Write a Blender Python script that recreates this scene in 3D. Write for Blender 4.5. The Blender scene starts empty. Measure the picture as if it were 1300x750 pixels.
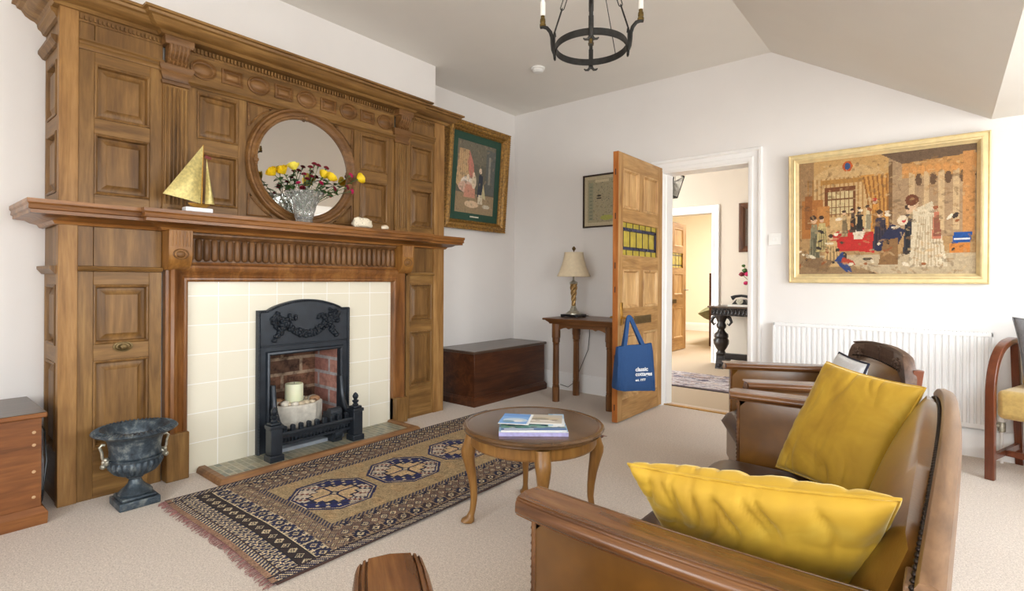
import bpy, bmesh, math, random
import numpy as np
from mathutils import Vector, Matrix, noise
random.seed(7)
PI = math.pi
COL = bpy.context.scene.collection
V = Vector

# ------------------------------------------------------------------ mesh builder
class MB:
    def __init__(s): s.v = []; s.f = []
    def add(s, vs, fs):
        b = len(s.v); s.v += [tuple(p) for p in vs]; s.f += [tuple(i + b for i in f) for f in fs]; return s
    def box(s, x0, x1, y0, y1, z0, z1, M=None):
        vs = [V((x, y, z)) for x in (x0, x1) for y in (y0, y1) for z in (z0, z1)]
        if M: vs = [M @ p for p in vs]
        return s.add(vs, [(0,1,3,2),(4,6,7,5),(0,4,5,1),(2,3,7,6),(0,2,6,4),(1,5,7,3)])
    def loft(s, rings, closed=True, cap=True):
        n = len(rings[0]); vs = [p for r in rings for p in r]; fs = []
        for i in range(len(rings) - 1):
            for j in range(n if closed else n - 1):
                k = (j + 1) % n
                fs.append((i*n+j, i*n+k, (i+1)*n+k, (i+1)*n+j))
        if cap and closed:
            fs.append(tuple(range(n))[::-1]); fs.append(tuple((len(rings)-1)*n + j for j in range(n)))
        return s.add(vs, fs)
    def lathe(s, prof, c=(0,0,0), n=32, M=None, cap=True, ru=None):
        rings = []
        for r, z in prof:
            ring = []
            for i in range(n):
                a = 2*PI*i/n; rr = r if ru is None else r*ru(a, z)
                p = V((rr*math.cos(a), rr*math.sin(a), z))
                if M: p = M @ p
                ring.append(p + V(c))
            rings.append(ring)
        return s.loft(rings, True, cap)
    def tube(s, pts, rad, n=10, cap=True, closed=False, flat=None):
        pts = [V(p) for p in pts]; m = len(pts); rings = []
        up = None
        for i, p in enumerate(pts):
            if closed: t = pts[(i+1) % m] - pts[i-1]
            else: t = pts[min(i+1, m-1)] - pts[max(i-1, 0)]
            t.normalize()
            if up is None:
                up = V((0,0,1)) if abs(t.z) < .9 else V((1,0,0))
            a = (up - t*up.dot(t)).normalized(); b = t.cross(a); up = a
            r = rad[i] if isinstance(rad, (list, tuple)) else rad
            fl = flat or 1
            rings.append([p + a*r*math.cos(2*PI*j/n) + b*r*fl*math.sin(2*PI*j/n) for j in range(n)])
        if closed:
            rings.append(rings[0]); return s.loft(rings, True, False)
        return s.loft(rings, True, cap)
    def mould(s, path, N, prof, closed=False, cap=True):
        """sweep profile [(out, up)] along a mitred polyline; out is right-hand of travel, up is N"""
        path = [V(p) for p in path]; N = V(N).normalized(); m = len(path); rings = []
        segs = [(path[(i+1) % m] - path[i]).normalized() for i in range(m if closed else m-1)]
        outs = [t.cross(N) for t in segs]
        for i in range(m):
            if closed: a, b = outs[i-1], outs[i]
            else: a, b = outs[max(i-1, 0)], outs[min(i, m-2)]
            o = (a + b); o = o / (1 + a.dot(b)) if (1 + a.dot(b)) > 1e-4 else a
            rings.append([path[i] + o*u + N*w for u, w in prof])
        if closed: rings.append(rings[0])
        return s.loft(rings, True, cap and not closed)
    def sphere(s, c, r, n=12, m=8, sc=(1,1,1), M=None):
        prof = [(math.sin(PI*i/m), -math.cos(PI*i/m)) for i in range(m+1)]
        prof[0] = (.001, -1); prof[-1] = (.001, 1)
        vs = []
        rings = []
        for rr, z in prof:
            ring = []
            for i in range(n):
                a = 2*PI*i/n; p = V((rr*math.cos(a)*r*sc[0], rr*math.sin(a)*r*sc[1], z*r*sc[2]))
                if M: p = M @ p
                ring.append(p + V(c))
            rings.append(ring)
        return s.loft(rings)
    def xf(s, M, start=0):
        s.v = s.v[:start] + [tuple(M @ V(p)) for p in s.v[start:]]; return s

W = {}
def _mesh(name, mb, mat, smooth=35, bev=0, bseg=2, seams=False):
    me = bpy.data.meshes.new(name); me.from_pydata([tuple(p) for p in mb.v], [], mb.f)
    bm = bmesh.new(); bm.from_mesh(me)
    bmesh.ops.recalc_face_normals(bm, faces=bm.faces); bm.to_mesh(me); bm.free()
    if mat: me.materials.append(mat)
    if smooth:
        me.polygons.foreach_set('use_smooth', [True]*len(me.polygons)); me.set_sharp_from_angle(angle=math.radians(smooth))
    return me
def _link(name, me, parent, bev, bseg, world):
    o = bpy.data.objects.new(name, me); COL.objects.link(o)
    if parent is not None:
        o.parent = parent; W[o] = W[parent]
        if world: me.transform(W[parent].inverted())
    else: W[o] = Matrix.Identity(4)
    if bev:
        b = o.modifiers.new('Bevel', 'BEVEL'); b.width = bev; b.segments = bseg; b.limit_method = 'ANGLE'; b.angle_limit = math.radians(40)
        b.harden_normals = False
    return o
def part(name, mb, mat, parent=None, bev=0, bseg=2, smooth=35, world=True, label=None, sub=0):
    o = _link(name, _mesh(name, mb, mat, smooth), parent, bev, bseg, world)
    if sub:
        m = o.modifiers.new('Sub', 'SUBSURF'); m.levels = sub; m.render_levels = sub
    if label: o['label'] = label
    return o
def tag(o, label, cat, group=None):
    o['label'] = label; o['category'] = cat
    if group: o['group'] = group
    return o
def thing(name, label, cat, loc=(0,0,0), rz=0, group=None):
    o = bpy.data.objects.new(name, None); COL.objects.link(o); o.empty_display_size = .1
    o.location = loc; o.rotation_euler = (0,0,rz)
    W[o] = Matrix.Translation(V(loc)) @ Matrix.Rotation(rz, 4, 'Z')
    return tag(o, label, cat, group)
def solo(name, mb, mat, label, cat, group=None, loc=None, **k):
    """a thing that is one mesh; its origin goes to loc"""
    o = part(name, mb, mat, None, **k); tag(o, label, cat, group)
    if loc is not None:
        o.data.transform(Matrix.Translation(-V(loc))); o.location = loc; W[o] = Matrix.Translation(V(loc))
    return o
def struct(name, mb, mat, **k):
    k.setdefault('smooth', 0)
    o = part(name, mb, mat, None, **k); o['kind'] = 'structure'; return o
def dup(root, loc=None, rz=None, label=None, mats=None):
    r = root.copy(); COL.objects.link(r)
    if loc is not None: r.location = loc
    if rz is not None: r.rotation_euler = (0,0,rz)
    if label: r['label'] = label
    W[r] = Matrix.Translation(r.location) @ Matrix.Rotation(r.rotation_euler.z, 4, 'Z')
    for ch in list(root.children):
        c = ch.copy(); COL.objects.link(c); c.parent = r; W[c] = W[r]
        for g in ch.children:
            d = g.copy(); COL.objects.link(d); d.parent = c; W[d] = W[r]
    return r

# ------------------------------------------------------------------ materials
def lin(r, g, b):
    f = lambda c: (c/255/12.92) if c/255 <= .04045 else ((c/255 + .055)/1.055)**2.4
    return (f(r), f(g), f(b), 1)
class NT:
    def __init__(s, name):
        s.m = bpy.data.materials.new(name); s.m.use_nodes = True; s.t = s.m.node_tree
        s.b = s.t.nodes['Principled BSDF']
    def n(s, typ, **k):
        nd = s.t.nodes.new(typ)
        for a, b in k.items(): setattr(nd, a, b)
        return nd
    def l(s, a, b): s.t.links.new(a, b)
    def coord(s, kind='Object', scale=(1,1,1), rot=(0,0,0)):
        c = s.n('ShaderNodeTexCoord'); mp = s.n('ShaderNodeMapping')
        mp.inputs['Scale'].default_value = scale; mp.inputs['Rotation'].default_value = rot
        s.l(c.outputs[kind], mp.inputs['Vector']); return mp.outputs['Vector']
    def noise(s, vec, scale, detail=4, rough=.55, dist=0):
        nd = s.n('ShaderNodeTexNoise'); nd.inputs['Scale'].default_value = scale; nd.inputs['Detail'].default_value = detail
        nd.inputs['Roughness'].default_value = rough; nd.inputs['Distortion'].default_value = dist
        if vec is not None: s.l(vec, nd.inputs['Vector'])
        return nd.outputs['Fac']
    def ramp(s, fac, stops):
        r = s.n('ShaderNodeValToRGB'); e = r.color_ramp.elements
        while len(e) < len(stops): e.new(.5)
        for i, (p, c) in enumerate(stops): e[i].position = p; e[i].color = c
        s.l(fac, r.inputs['Fac']); return r.outputs['Color']
    def mix(s, fac, a, b, mode='MIX'):
        m = s.n('ShaderNodeMix', data_type='RGBA', blend_type=mode)
        for sock, val in ((m.inputs['Factor'], fac), (m.inputs[6], a), (m.inputs[7], b)):
            if hasattr(val, 'links'): s.l(val, sock)
            else: sock.default_value = val
        return m.outputs[2]
    def bump(s, h, strength=.2, dist=.01):
        b = s.n('ShaderNodeBump'); b.inputs['Strength'].default_value = strength; b.inputs['Distance'].default_value = dist
        s.l(h, b.inputs['Height']); s.l(b.outputs['Normal'], s.b.inputs['Normal'])
    def set(s, col=None, rough=None, metal=None, **k):
        if col is not None:
            if hasattr(col, 'links'): s.l(col, s.b.inputs['Base Color'])
            else: s.b.inputs['Base Color'].default_value = col
        if rough is not None: s.b.inputs['Roughness'].default_value = rough
        if metal is not None: s.b.inputs['Metallic'].default_value = metal
        for a, b in k.items(): s.b.inputs[a.replace('_', ' ')].default_value = b
        return s.m
def plain(name, c, rough=.5, metal=0, var=.06, nscale=30, bump=0, **k):
    t = NT(name); vec = t.coord()
    n = t.noise(vec, nscale, 3)
    d = tuple(x*(1-var*2.2) for x in c[:3]) + (1,); e = tuple(min(1, x*(1+var)) for x in c[:3]) + (1,)
    t.set(t.ramp(n, [(.3, d), (.7, e)]), rough, metal, **k)
    if bump: t.bump(n, bump, .003)
    return t.m
def wood(name, dark, mid, light, axis='z', rough=.45, grain=1.0, coat=.06, knots=False):
    t = NT(name)
    along = {'x': (.9,9,9), 'y': (9,.9,9), 'z': (9,9,.9)}[axis]
    sc = tuple(a*grain for a in along)
    v = t.coord('Object', sc)
    n1 = t.noise(v, 1.6, 6, .62, .8)
    fine = t.noise(t.coord('Object', tuple(a*6 for a in sc)), 1.5, 3, .5)
    blot = t.noise(t.coord('Object', (3,3,3)), 1.4, 3, .5)
    c = t.ramp(n1, [(.25, dark), (.5, mid), (.75, light)])
    c2 = t.ramp(fine, [(.35, (.68,.64,.60,1)), (.62, (1,1,1,1))])
    c = t.mix(.6, c, c2, 'MULTIPLY')
    c3 = t.ramp(blot, [(.3, (.72,.68,.66,1)), (.65, (1.0,1.0,1.0,1))])
    c = t.mix(.6, c, c3, 'MULTIPLY')
    if knots:
        k = t.n('ShaderNodeTexVoronoi'); k.inputs['Scale'].default_value = 1.0
        t.l(t.coord('Object', {'x': (2.2,7,7), 'y': (7,2.2,7), 'z': (7,7,2.2)}[axis]), k.inputs['Vector'])
        kk = t.ramp(k.outputs['Distance'], [(.05, (.35,.22,.14,1)), (.16, (1,1,1,1))])
        c = t.mix(.85, c, kk, 'MULTIPLY')
    t.set(c, rough); t.b.inputs['Specular IOR Level'].default_value = .35; t.b.inputs['Coat Weight'].default_value = coat; t.b.inputs['Coat Roughness'].default_value = .25
    t.bump(fine, .12, .002)
    return t.m
PINE = [lin(90,62,28), lin(136,100,54), lin(168,130,76)]
pineV = wood('honey_pine_vertical', *PINE, 'z'); pineH = wood('honey_pine_horizontal', *PINE, 'y'); pineX = wood('honey_pine_depth', *PINE, 'x')
PD = [lin(88,60,30), lin(130,95,52), lin(156,118,68)]
pineDark = wood('aged_pine', *PD, 'z')
pineCarve = wood('carved_pine', lin(88,58,28), lin(128,90,50), lin(158,118,72), 'y', .5)
postW = wood('raw_pine_post', lin(118,80,38), lin(162,120,68), lin(190,148,94), 'z', .5)
DP = [lin(142,100,54), lin(184,142,88), lin(208,170,114)]
doorV = wood('stripped_pine_vertical', *DP, 'z', .5, 1, .1, True); doorH = wood('stripped_pine_horizontal', *DP, 'x', .5, 1, .1, True); doorY = wood('stripped_pine_door', *DP, 'y', .5, 1, .1, True)
doorP = wood('pale_door_panel', lin(176,132,80), lin(210,170,116), lin(226,194,144), 'z', .5, 1, .05, True)
doorEdge = wood('orange_pine_edge', lin(140,76,30), lin(180,108,48), lin(198,130,68), 'z', .45)
MG = [lin(56,30,15), lin(90,52,28), lin(116,74,42)]
mahX = wood('mahogany_x', *MG, 'x', .3, 1, .5); mahY = wood('mahogany_y', *MG, 'y', .3, 1, .5); mahZ = wood('mahogany_z', *MG, 'z', .3, 1, .5)
OK_ = [lin(80,48,24), lin(118,76,40), lin(146,100,58)]
oakX = wood('oak_x', *OK_, 'x', .4, 1, .3); oakY = wood('oak_y', *OK_, 'y', .4, 1, .3); oakZ = wood('oak_z', *OK_, 'z', .4, 1, .3)
railX = wood('arm_rail_wood', lin(58,34,18), lin(108,68,36), lin(150,104,60), 'x', .26, 1, .45)
railY = wood('back_rail_wood', lin(84,60,42), lin(132,100,72), lin(160,128,96), 'y', .38, 1, .15)
tabW = wood('coffee_table_top', lin(74,50,28), lin(104,74,44), lin(124,92,58), 'x', .22, .8, .4)
tabL = wood('coffee_table_leg', lin(112,72,32), lin(148,104,52), lin(172,128,70), 'z', .32, 1, .2)
chestW = wood('old_chest_wood', lin(88,50,24), lin(136,84,44), lin(162,108,60), 'y', .5, .9, .1)
chestTop = wood('dark_chest_top', lin(62,46,38), lin(84,66,54), lin(104,84,70), 'y', .3, 1, .3)
ebony = wood('black_carved_oak', lin(16,12,11), lin(34,26,23), lin(56,44,38), 'x', .35, 1, .3)
walnut = wood('dark_bent_wood', lin(78,36,20), lin(114,60,36), lin(136,78,50), 'z', .3, 1, .4)
wallM = plain('white_wall_paint', lin(234,231,229), .8, 0, .008, 3)
ceilM = plain('ceiling_paint', lin(232,229,223), .85, 0, .008, 3)
trimM = plain('white_gloss_trim', lin(244,244,244), .35, 0, .01, 5)
t = NT('beige_carpet'); vec = t.coord()
n = t.noise(vec, 190, 3, .75); n2 = t.noise(vec, 1.6, 3); n3 = t.noise(vec, 75, 3, .7)
c = t.ramp(n, [(.3, lin(176,156,138)), (.5, lin(220,204,188)), (.72, lin(246,234,220))])
c = t.mix(.6, c, t.ramp(n3, [(.35, (.72,.70,.68,1)), (.65, (1,1,1,1))]), 'MULTIPLY')
c = t.mix(.5, c, t.ramp(n2, [(.3, (.9,.88,.86,1)), (.7, (1,1,1,1))]), 'MULTIPLY')
carpet = t.set(c, .95); t.b.inputs['Sheen Weight'].default_value = .3; t.bump(n, .6, .006)
hallCarpet = plain('hall_carpet', lin(200,182,158), .95, 0, .05, 200, .3)
t = NT('cream_glazed_tile')
br = t.n('ShaderNodeTexBrick', offset=0, squash=1); br.inputs['Scale'].default_value = 1
br.inputs['Brick Width'].default_value = .17; br.inputs['Row Height'].default_value = .162; br.inputs['Mortar Size'].default_value = .0022
br.inputs['Mortar Smooth'].default_value = .2
br.inputs['Color1'].default_value = lin(236,230,212); br.inputs['Color2'].default_value = lin(230,224,204); br.inputs['Mortar'].default_value = lin(255,254,250)
c = t.n('ShaderNodeTexCoord'); sp = t.n('ShaderNodeSeparateXYZ'); cb = t.n('ShaderNodeCombineXYZ'); t.l(c.outputs['Object'], sp.inputs[0]); t.l(sp.outputs[1], cb.inputs[0]); t.l(sp.outputs[2], cb.inputs[1])
t.l(cb.outputs[0], br.inputs['Vector'])
tileM = t.set(br.outputs['Color'], .28); t.b.inputs['Coat Weight'].default_value = .12; t.b.inputs['Coat Roughness'].default_value = .12
nz = t.noise(t.coord('Object', (1,1,1)), 9, 2); t.bump(nz, .12, .01)
t = NT('mosaic_hearth_tile')
v1 = t.coord('Object'); br = t.n('ShaderNodeTexBrick', offset=.5); br.inputs['Scale'].default_value = 1
br.inputs['Brick Width'].default_value = .075; br.inputs['Row Height'].default_value = .036; br.inputs['Mortar Size'].default_value = .003
br.inputs['Color1'].default_value = lin(128,134,122); br.inputs['Color2'].default_value = lin(176,166,138); br.inputs['Mortar'].default_value = lin(196,186,164)
t.l(v1, br.inputs['Vector']); nn = t.noise(v1, 40, 4, .7)
hearthM = t.set(t.mix(.6, br.outputs['Color'], t.ramp(nn, [(.35, (.5,.56,.62,1)), (.62, (1,1,.96,1))]), 'MULTIPLY'), .35)
def brickmat(name, c1, c2, mo, vecaxes, sootA):
    t = NT(name); br = t.n('ShaderNodeTexBrick', offset=.5); br.inputs['Scale'].default_value = 1
    br.inputs['Brick Width'].default_value = .27; br.inputs['Row Height'].default_value = .105; br.inputs['Mortar Size'].default_value = .011
    br.inputs['Color1'].default_value = c1; br.inputs['Color2'].default_value = c2; br.inputs['Mortar'].default_value = mo
    c = t.n('ShaderNodeTexCoord'); sp = t.n('ShaderNodeSeparateXYZ'); cb = t.n('ShaderNodeCombineXYZ'); t.l(c.outputs['Object'], sp.inputs[0])
    t.l(sp.outputs[vecaxes], cb.inputs[0]); t.l(sp.outputs[2], cb.inputs[1]); t.l(cb.outputs[0], br.inputs['Vector'])
    nn = t.noise(t.coord('Object'), 16, 5, .7)
    t.set(t.mix(.9, br.outputs['Color'], t.ramp(nn, [(.35, sootA), (.6, (1,1,1,1))]), 'MULTIPLY'), .9)
    t.bump(br.outputs['Fac'], -.6, .006); return t.m
brickBack = brickmat('sooty_brick', lin(132,92,70), lin(98,70,54), lin(170,146,122), 1, (.16,.12,.1,1))
brickSide = brickmat('red_brick', lin(204,150,134), lin(184,128,116), lin(196,192,192), 0, (.55,.5,.5,1))
iron = plain('black_lead_iron', lin(48,54,62), .34, .3, .12, 14, .15)
ironD = plain('wrought_iron', lin(46,44,42), .5, .4, .2, 40, .3)
t = NT('urn_iron'); v1 = t.coord(); nn = t.noise(v1, 22, 5, .7)
urnM = t.set(t.ramp(nn, [(.32, lin(38,46,54)), (.52, lin(70,82,92)), (.72, lin(140,146,144))]), .42, .3); t.bump(nn, .3, .004)
silver = plain('worn_silver', lin(196,192,176), .35, .7, .2, 60)
brass = plain('brass', lin(196,150,70), .3, .9, .12, 30)
bronze = plain('dark_brass', lin(112,92,56), .4, .6, .1, 30)
gold = plain('gilt', lin(240,220,170), .32, .3, .06, 20, .05)
goldL = plain('pale_gilt', lin(244,222,168), .32, .35, .05, 20)
gilt2 = plain('antique_gilt', lin(164,122,58), .42, .35, .3, 60, .5)
t = NT('brown_leather'); v1 = t.coord(); nn = t.noise(v1, 3.2, 4, .6); nf = t.noise(v1, 160, 3)
leather = t.set(t.ramp(nn, [(.3, lin(78,48,16)), (.55, lin(114,74,26)), (.75, lin(142,98,42))]), .28); t.b.inputs['Coat Weight'].default_value = .4; t.b.inputs['Coat Roughness'].default_value = .3; t.bump(nf, .12, .002)
t = NT('dark_leather'); v1 = t.coord(); nn = t.noise(v1, 3.2, 4, .6); nf = t.noise(v1, 160, 3)
leatherD = t.set(t.ramp(nn, [(.3, lin(46,28,16)), (.7, lin(66,42,24))]), .33); t.bump(nf, .12, .002)
nailM = plain('antique_nail', lin(54,44,38), .35, .7, .1, 30)
t = NT('mustard_velvet'); v1 = t.coord(); nn = t.noise(v1, 5, 4, .6, .8)
mustard = t.set(t.ramp(nn, [(.3, lin(164,124,26)), (.55, lin(190,150,40)), (.75, lin(212,178,72))]), .75)
t.b.inputs['Sheen Weight'].default_value = .6; t.b.inputs['Sheen Roughness'].default_value = .35; t.b.inputs['Sheen Tint'].default_value = (1,.9,.5,1)
t.bump(t.noise(v1, 300, 2), .1, .001)
khaki = plain('khaki_upholstery', lin(196,164,96), .85, 0, .08, 50, .2, Sheen_Weight=.3)
greyFab = plain('grey_fabric', lin(132,132,136), .9, 0, .06, 120, .3)
whiteFab = plain('white_fabric', lin(236,238,242), .85, 0, .03, 60, .1)
navy = plain('navy_piping', lin(36,38,58), .8, 0, .05, 60)
t = NT('blue_tote_canvas'); v1 = t.coord(); wv = t.noise(t.coord('Object', (60,60,400)), 3, 2)
tote = t.set(t.ramp(wv, [(.3, lin(28,60,104)), (.7, lin(42,82,134))]), .85)
white = plain('white_print', lin(235,238,242), .7, 0, .01, 5)
enamel = plain('white_enamel', lin(240,240,240), .3, 0, .01, 5)
plasticW = plain('white_plastic', lin(240,240,238), .4, 0, .01, 5)
marble = plain('white_marble', lin(228,228,232), .3, 0, .06, 18)
stoneM = plain('pale_stone', lin(206,200,188), .85, 0, .12, 22, .5)
concrete = plain('grey_concrete', lin(160,166,174), .9, 0, .1, 12, .3)
shellM = plain('shell', lin(226,212,190), .5, 0, .12, 30, .4)
waxM = plain('cream_wax', lin(226,228,196), .45, 0, .03, 6, 0, Subsurface_Weight=.15)
blackP = plain('black_plastic', lin(22,22,24), .3, 0, .05, 20)
leafM = plain('leaf_green', lin(66,104,48), .5, 0, .25, 25)
stemM = plain('stem_green', lin(74,104,54), .5, 0, .15, 25)
roseM = plain('yellow_petal', lin(250,212,28), .55, 0, .1, 40)
roseP = plain('pale_yellow_petal', lin(250,232,90), .55, 0, .06, 40)
carnM = plain('crimson_petal', lin(128,16,42), .55, 0, .2, 60)
pinkM = plain('magenta_petal', lin(204,30,96), .55, 0, .15, 60)
shadeM = plain('lampshade_fabric', lin(226,210,180), .8, 0, .03, 40, .1, Transmission_Weight=0.0)
glassM = NT('cut_crystal').set((.97,1,.97,1), .05, 0, IOR=1.3, Transmission_Weight=.82)
mirrorM = NT('mirror_silver').set((.93,.94,.94,1), .015, 1)
yg = plain('yellow_stained_glass', lin(184,166,64), .25, 0, .12, 14, .2)
blueG = plain('blue_stained_glass', lin(46,52,88), .25, 0, .2, 14)
lead = plain('lead_came', lin(58,56,54), .5, .5, .1, 30)
sailM = plain('etched_brass_sail', lin(204,188,122), .42, .4, .14, 70)
black = plain('soot_black', lin(20,18,17), .9, 0, .1, 20)
greenMount = plain('green_mount', lin(44,76,62), .9, 0, .05, 40)
bedM = plain('sage_blanket', lin(150,150,112), .9, 0, .1, 20, .3)
clearM = NT('picture_glass').set((1,1,1,1), .03, 0, IOR=1.45, Transmission_Weight=1.0)
bulbM = NT('bulb_glass').set((.95,.95,.93,1), .12, 0)
candleTube = plain('white_candle_tube', lin(245,242,235), .5, 0, .02, 10)
def paintmat(name, rough=.8, gloss=0):
    t = NT(name); a = t.n('ShaderNodeAttribute', attribute_name='paint')
    t.set(a.outputs['Color'], rough); t.b.inputs['Coat Weight'].default_value = gloss; return t
pm = paintmat('woven_rug_pile', .95); nn = pm.noise(pm.coord(), 300, 2); pm.bump(nn, .5, .004); rugM = pm.m
tapM = paintmat('needlework', .9).m; printM = paintmat('printed_paper', .5, .2).m

# ------------------------------------------------------------------ painted canvases (python-drawn patterns carried by the mesh)
class Canvas:
    def __init__(s, w, h, bg):
        s.w, s.h = w, h; s.a = np.zeros((h, w, 3)); s.a[:] = lin(*bg)[:3]
        yy, xx = np.mgrid[0:h, 0:w]; s.x = (xx + .5)/w; s.y = (yy + .5)/h   # y up
    def put(s, mask, c, al=1.0):
        s.a[mask] = s.a[mask]*(1-al) + np.array(lin(*c)[:3])*al
    def rect(s, x0, x1, y0, y1, c, al=1): s.put((s.x >= x0)&(s.x < x1)&(s.y >= y0)&(s.y < y1), c, al)
    def ell(s, cx, cy, rx, ry, c, rot=0, al=1):
        dx, dy = s.x-cx, s.y-cy; k = s.h/s.w if False else 1
        u = dx*math.cos(rot)+dy*math.sin(rot); w = -dx*math.sin(rot)+dy*math.cos(rot)
        s.put((u/rx)**2+(w/ry)**2 < 1, c, al)
    def poly(s, pts, c, al=1):
        m = np.zeros(s.x.shape, bool); n = len(pts)
        for i in range(n):
            x1, y1 = pts[i]; x2, y2 = pts[(i+1) % n]
            if y1 == y2: continue
            cond = ((y1 > s.y) != (y2 > s.y)) & (s.x < (x2-x1)*(s.y-y1)/(y2-y1)+x1)
            m ^= cond
        s.put(m, c, al)
    def noise(s, amt, seed=1, cell=1):
        r = np.random.RandomState(seed); g = r.normal(0, 1, (s.h//cell+2, s.w//cell+2))
        g = np.repeat(np.repeat(g, cell, 0), cell, 1)[:s.h, :s.w]
        s.a = np.clip(s.a*(1+amt*g[..., None]), 0, 1)
def canvas_mesh(name, cv, P, parent, mat, thick=.0, warp=None):
    """P(u,v)->world point; one quad per cell, colour on faces"""
    h, w = cv.h, cv.w
    us = np.linspace(0, 1, w+1); vs = np.linspace(0, 1, h+1)
    O = np.array(P(0,0)); U = np.array(P(1,0))-O; Vv = np.array(P(0,1))-O
    pts = O + us[None,:,None]*U + vs[:,None,None]*Vv
    if warp: pts = warp(pts, us, vs)
    pts = pts.reshape(-1, 3)
    i = np.arange(h)[:,None]*(w+1)+np.arange(w)[None,:]
    f = np.stack([i, i+1, i+w+2, i+w+1], -1).reshape(-1, 4)
    me = bpy.data.meshes.new(name); me.from_pydata(pts.tolist(), [], f.tolist())
    at = me.color_attributes.new('paint', 'FLOAT_COLOR', 'CORNER')
    col = np.concatenate([cv.a.reshape(-1, 3), np.ones((h*w, 1))], 1)
    at.data.foreach_set('color', np.repeat(col, 4, 0).astype(np.float32).ravel())
    me.materials.append(mat)
    return _link(name, me, parent, 0, 0, True)
# ------------------------------------------------------------------ room shell
HC = 2.807
def bx(*b): return MB().box(*b)
struct('floor', bx(-.15, 5.15, -6.15, .17, -.12, 0), carpet)
struct('wall_left', bx(-.15, 0, -6.15, .17, 0, 3.0), wallM)
m = MB()   # chimney breast with the fire opening
m.box(0, .31, -3.74, -2.83, 0, HC); m.box(0, .31, -2.27, -1.41, 0, HC); m.box(0, .31, -2.83, -2.27, .66, HC)
struct('wall_chimney_breast', m, wallM)
m = MB(); m.box(0, 1.65, 0, .17, 0, 3.0); m.box(2.345, 5.15, 0, .17, 0, 3.0); m.box(1.65, 2.345, 0, .17, 2.0, 3.0)
struct('wall_back', m, wallM)
def holed(axis, c0, c1, a0, a1, z0, z1, holes):
    """wall slab with window holes; axis x -> slab between x=c0..c1 running along y"""
    m = MB(); segs = []
    xs = sorted([a0, a1] + [h for q in holes for h in q[:2]])
    for i in range(len(xs)-1):
        p, q = xs[i], xs[i+1]
        if q - p < 1e-5: continue
        hh = [h for h in holes if h[0] <= (p+q)/2 <= h[1]]
        zz = [(z0, z1)] if not hh else [(z0, hh[0][2]), (hh[0][3], z1)]
        for a, b in zz:
            if axis == 'x': m.box(c0, c1, p, q, a, b)
            else: m.box(p, q, c0, c1, a, b)
    return m
RW = [(-2.35, -.75, .75, 2.03), (-4.7, -3.0, .75, 2.03)]
NW = [(1.7, 2.6, .75, 2.03), (3.0, 4.5, .75, 2.03)]
struct('wall_right', holed('x', 5.0, 5.15, -6.15, .17, 0, 3.0, RW), wallM)
struct('wall_near', holed('y', -6.15, -6.0, -.15, 5.15, 0, 3.0, NW), wallM)
m = MB(); m.box(-.15, 2.5, -6.15, .17, HC, HC+.1)
def prism(m, pts, y0, y1):
    m.loft([[V((x, y0, z)) for x, z in pts], [V((x, y1, z)) for x, z in pts]])
struct('ceiling', m, ceilM)
m = MB(); prism(m, [(2.5, HC), (3.74, 2.064), (3.74, 2.2), (2.5, HC+.1)], -6.15, .17); struct('ceiling_slope', m, ceilM)
m = MB(); prism(m, [(3.74, 2.064), (5.15, 2.064), (5.15, 2.2), (3.74, 2.2)], -6.15, .17); struct('ceiling_soffit', m, ceilM)
k = 1
for ax, c, hs in (('x', 5.05, RW), ('y', -6.1, NW)):
    for a0, a1, z0, z1 in hs:
        m = MB(); w = .055
        def fb(p, q, u, v):
            if ax == 'x': m.box(c, c+.06, p, q, u, v)
            else: m.box(p, q, c-.01, c+.05, u, v)
        fb(a0, a0+w, z0, z1); fb(a1-w, a1, z0, z1); fb(a0, a1, z0, z0+w); fb(a0, a1, z1-w, z1)
        mid = (a0+a1)/2; fb(mid-.03, mid+.03, z0, z1)
        struct('window_%d' % k, m, trimM); k += 1
# skirting boards
SK = [(0,0), (.02,0), (.02,.13), (.014,.15), (.01,.165), (0,.17)]
struct('baseboard_left', MB().mould([(0,-6.0,0), (0,-3.755,0)], (0,0,1), SK).mould([(0,-1.41,0), (0,0,0)], (0,0,1), SK), trimM, smooth=30)
struct('baseboard_back', MB().mould([(0,0,0), (1.55,0,0)], (0,0,1), SK).mould([(2.44,0,0), (5.0,0,0)], (0,0,1), SK), trimM, smooth=30)
struct('baseboard_right', MB().mould([(5.0,0,0), (5.0,-6.0,0)], (0,0,1), SK), trimM, smooth=30)
# architrave + lining of the doorway
AR = [(.0,0), (0,.012), (.012,.018), (.03,.018), (.036,.012), (.07,.014), (.078,.03), (.095,.034), (.1,.02), (.1,0)]
m = MB().mould([(2.345,0,0), (2.345,0,2.0), (1.65,0,2.0), (1.65,0,0)], (0,-1,0), AR)
struct('trim_1', m, trimM, smooth=30)
m = MB(); m.box(1.63, 1.652, .0, .17, 0, 2.0); m.box(2.343, 2.36, 0, .17, 0, 2.0); m.box(1.63, 2.36, 0, .17, 1.99, 2.01)
m.box(1.652, 1.664, .05, .17, 0, 1.99)
struct('trim_2', m, trimM)
struct('trim_3', bx(1.65, 2.345, .03, .075, 0, .008), brass)

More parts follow.
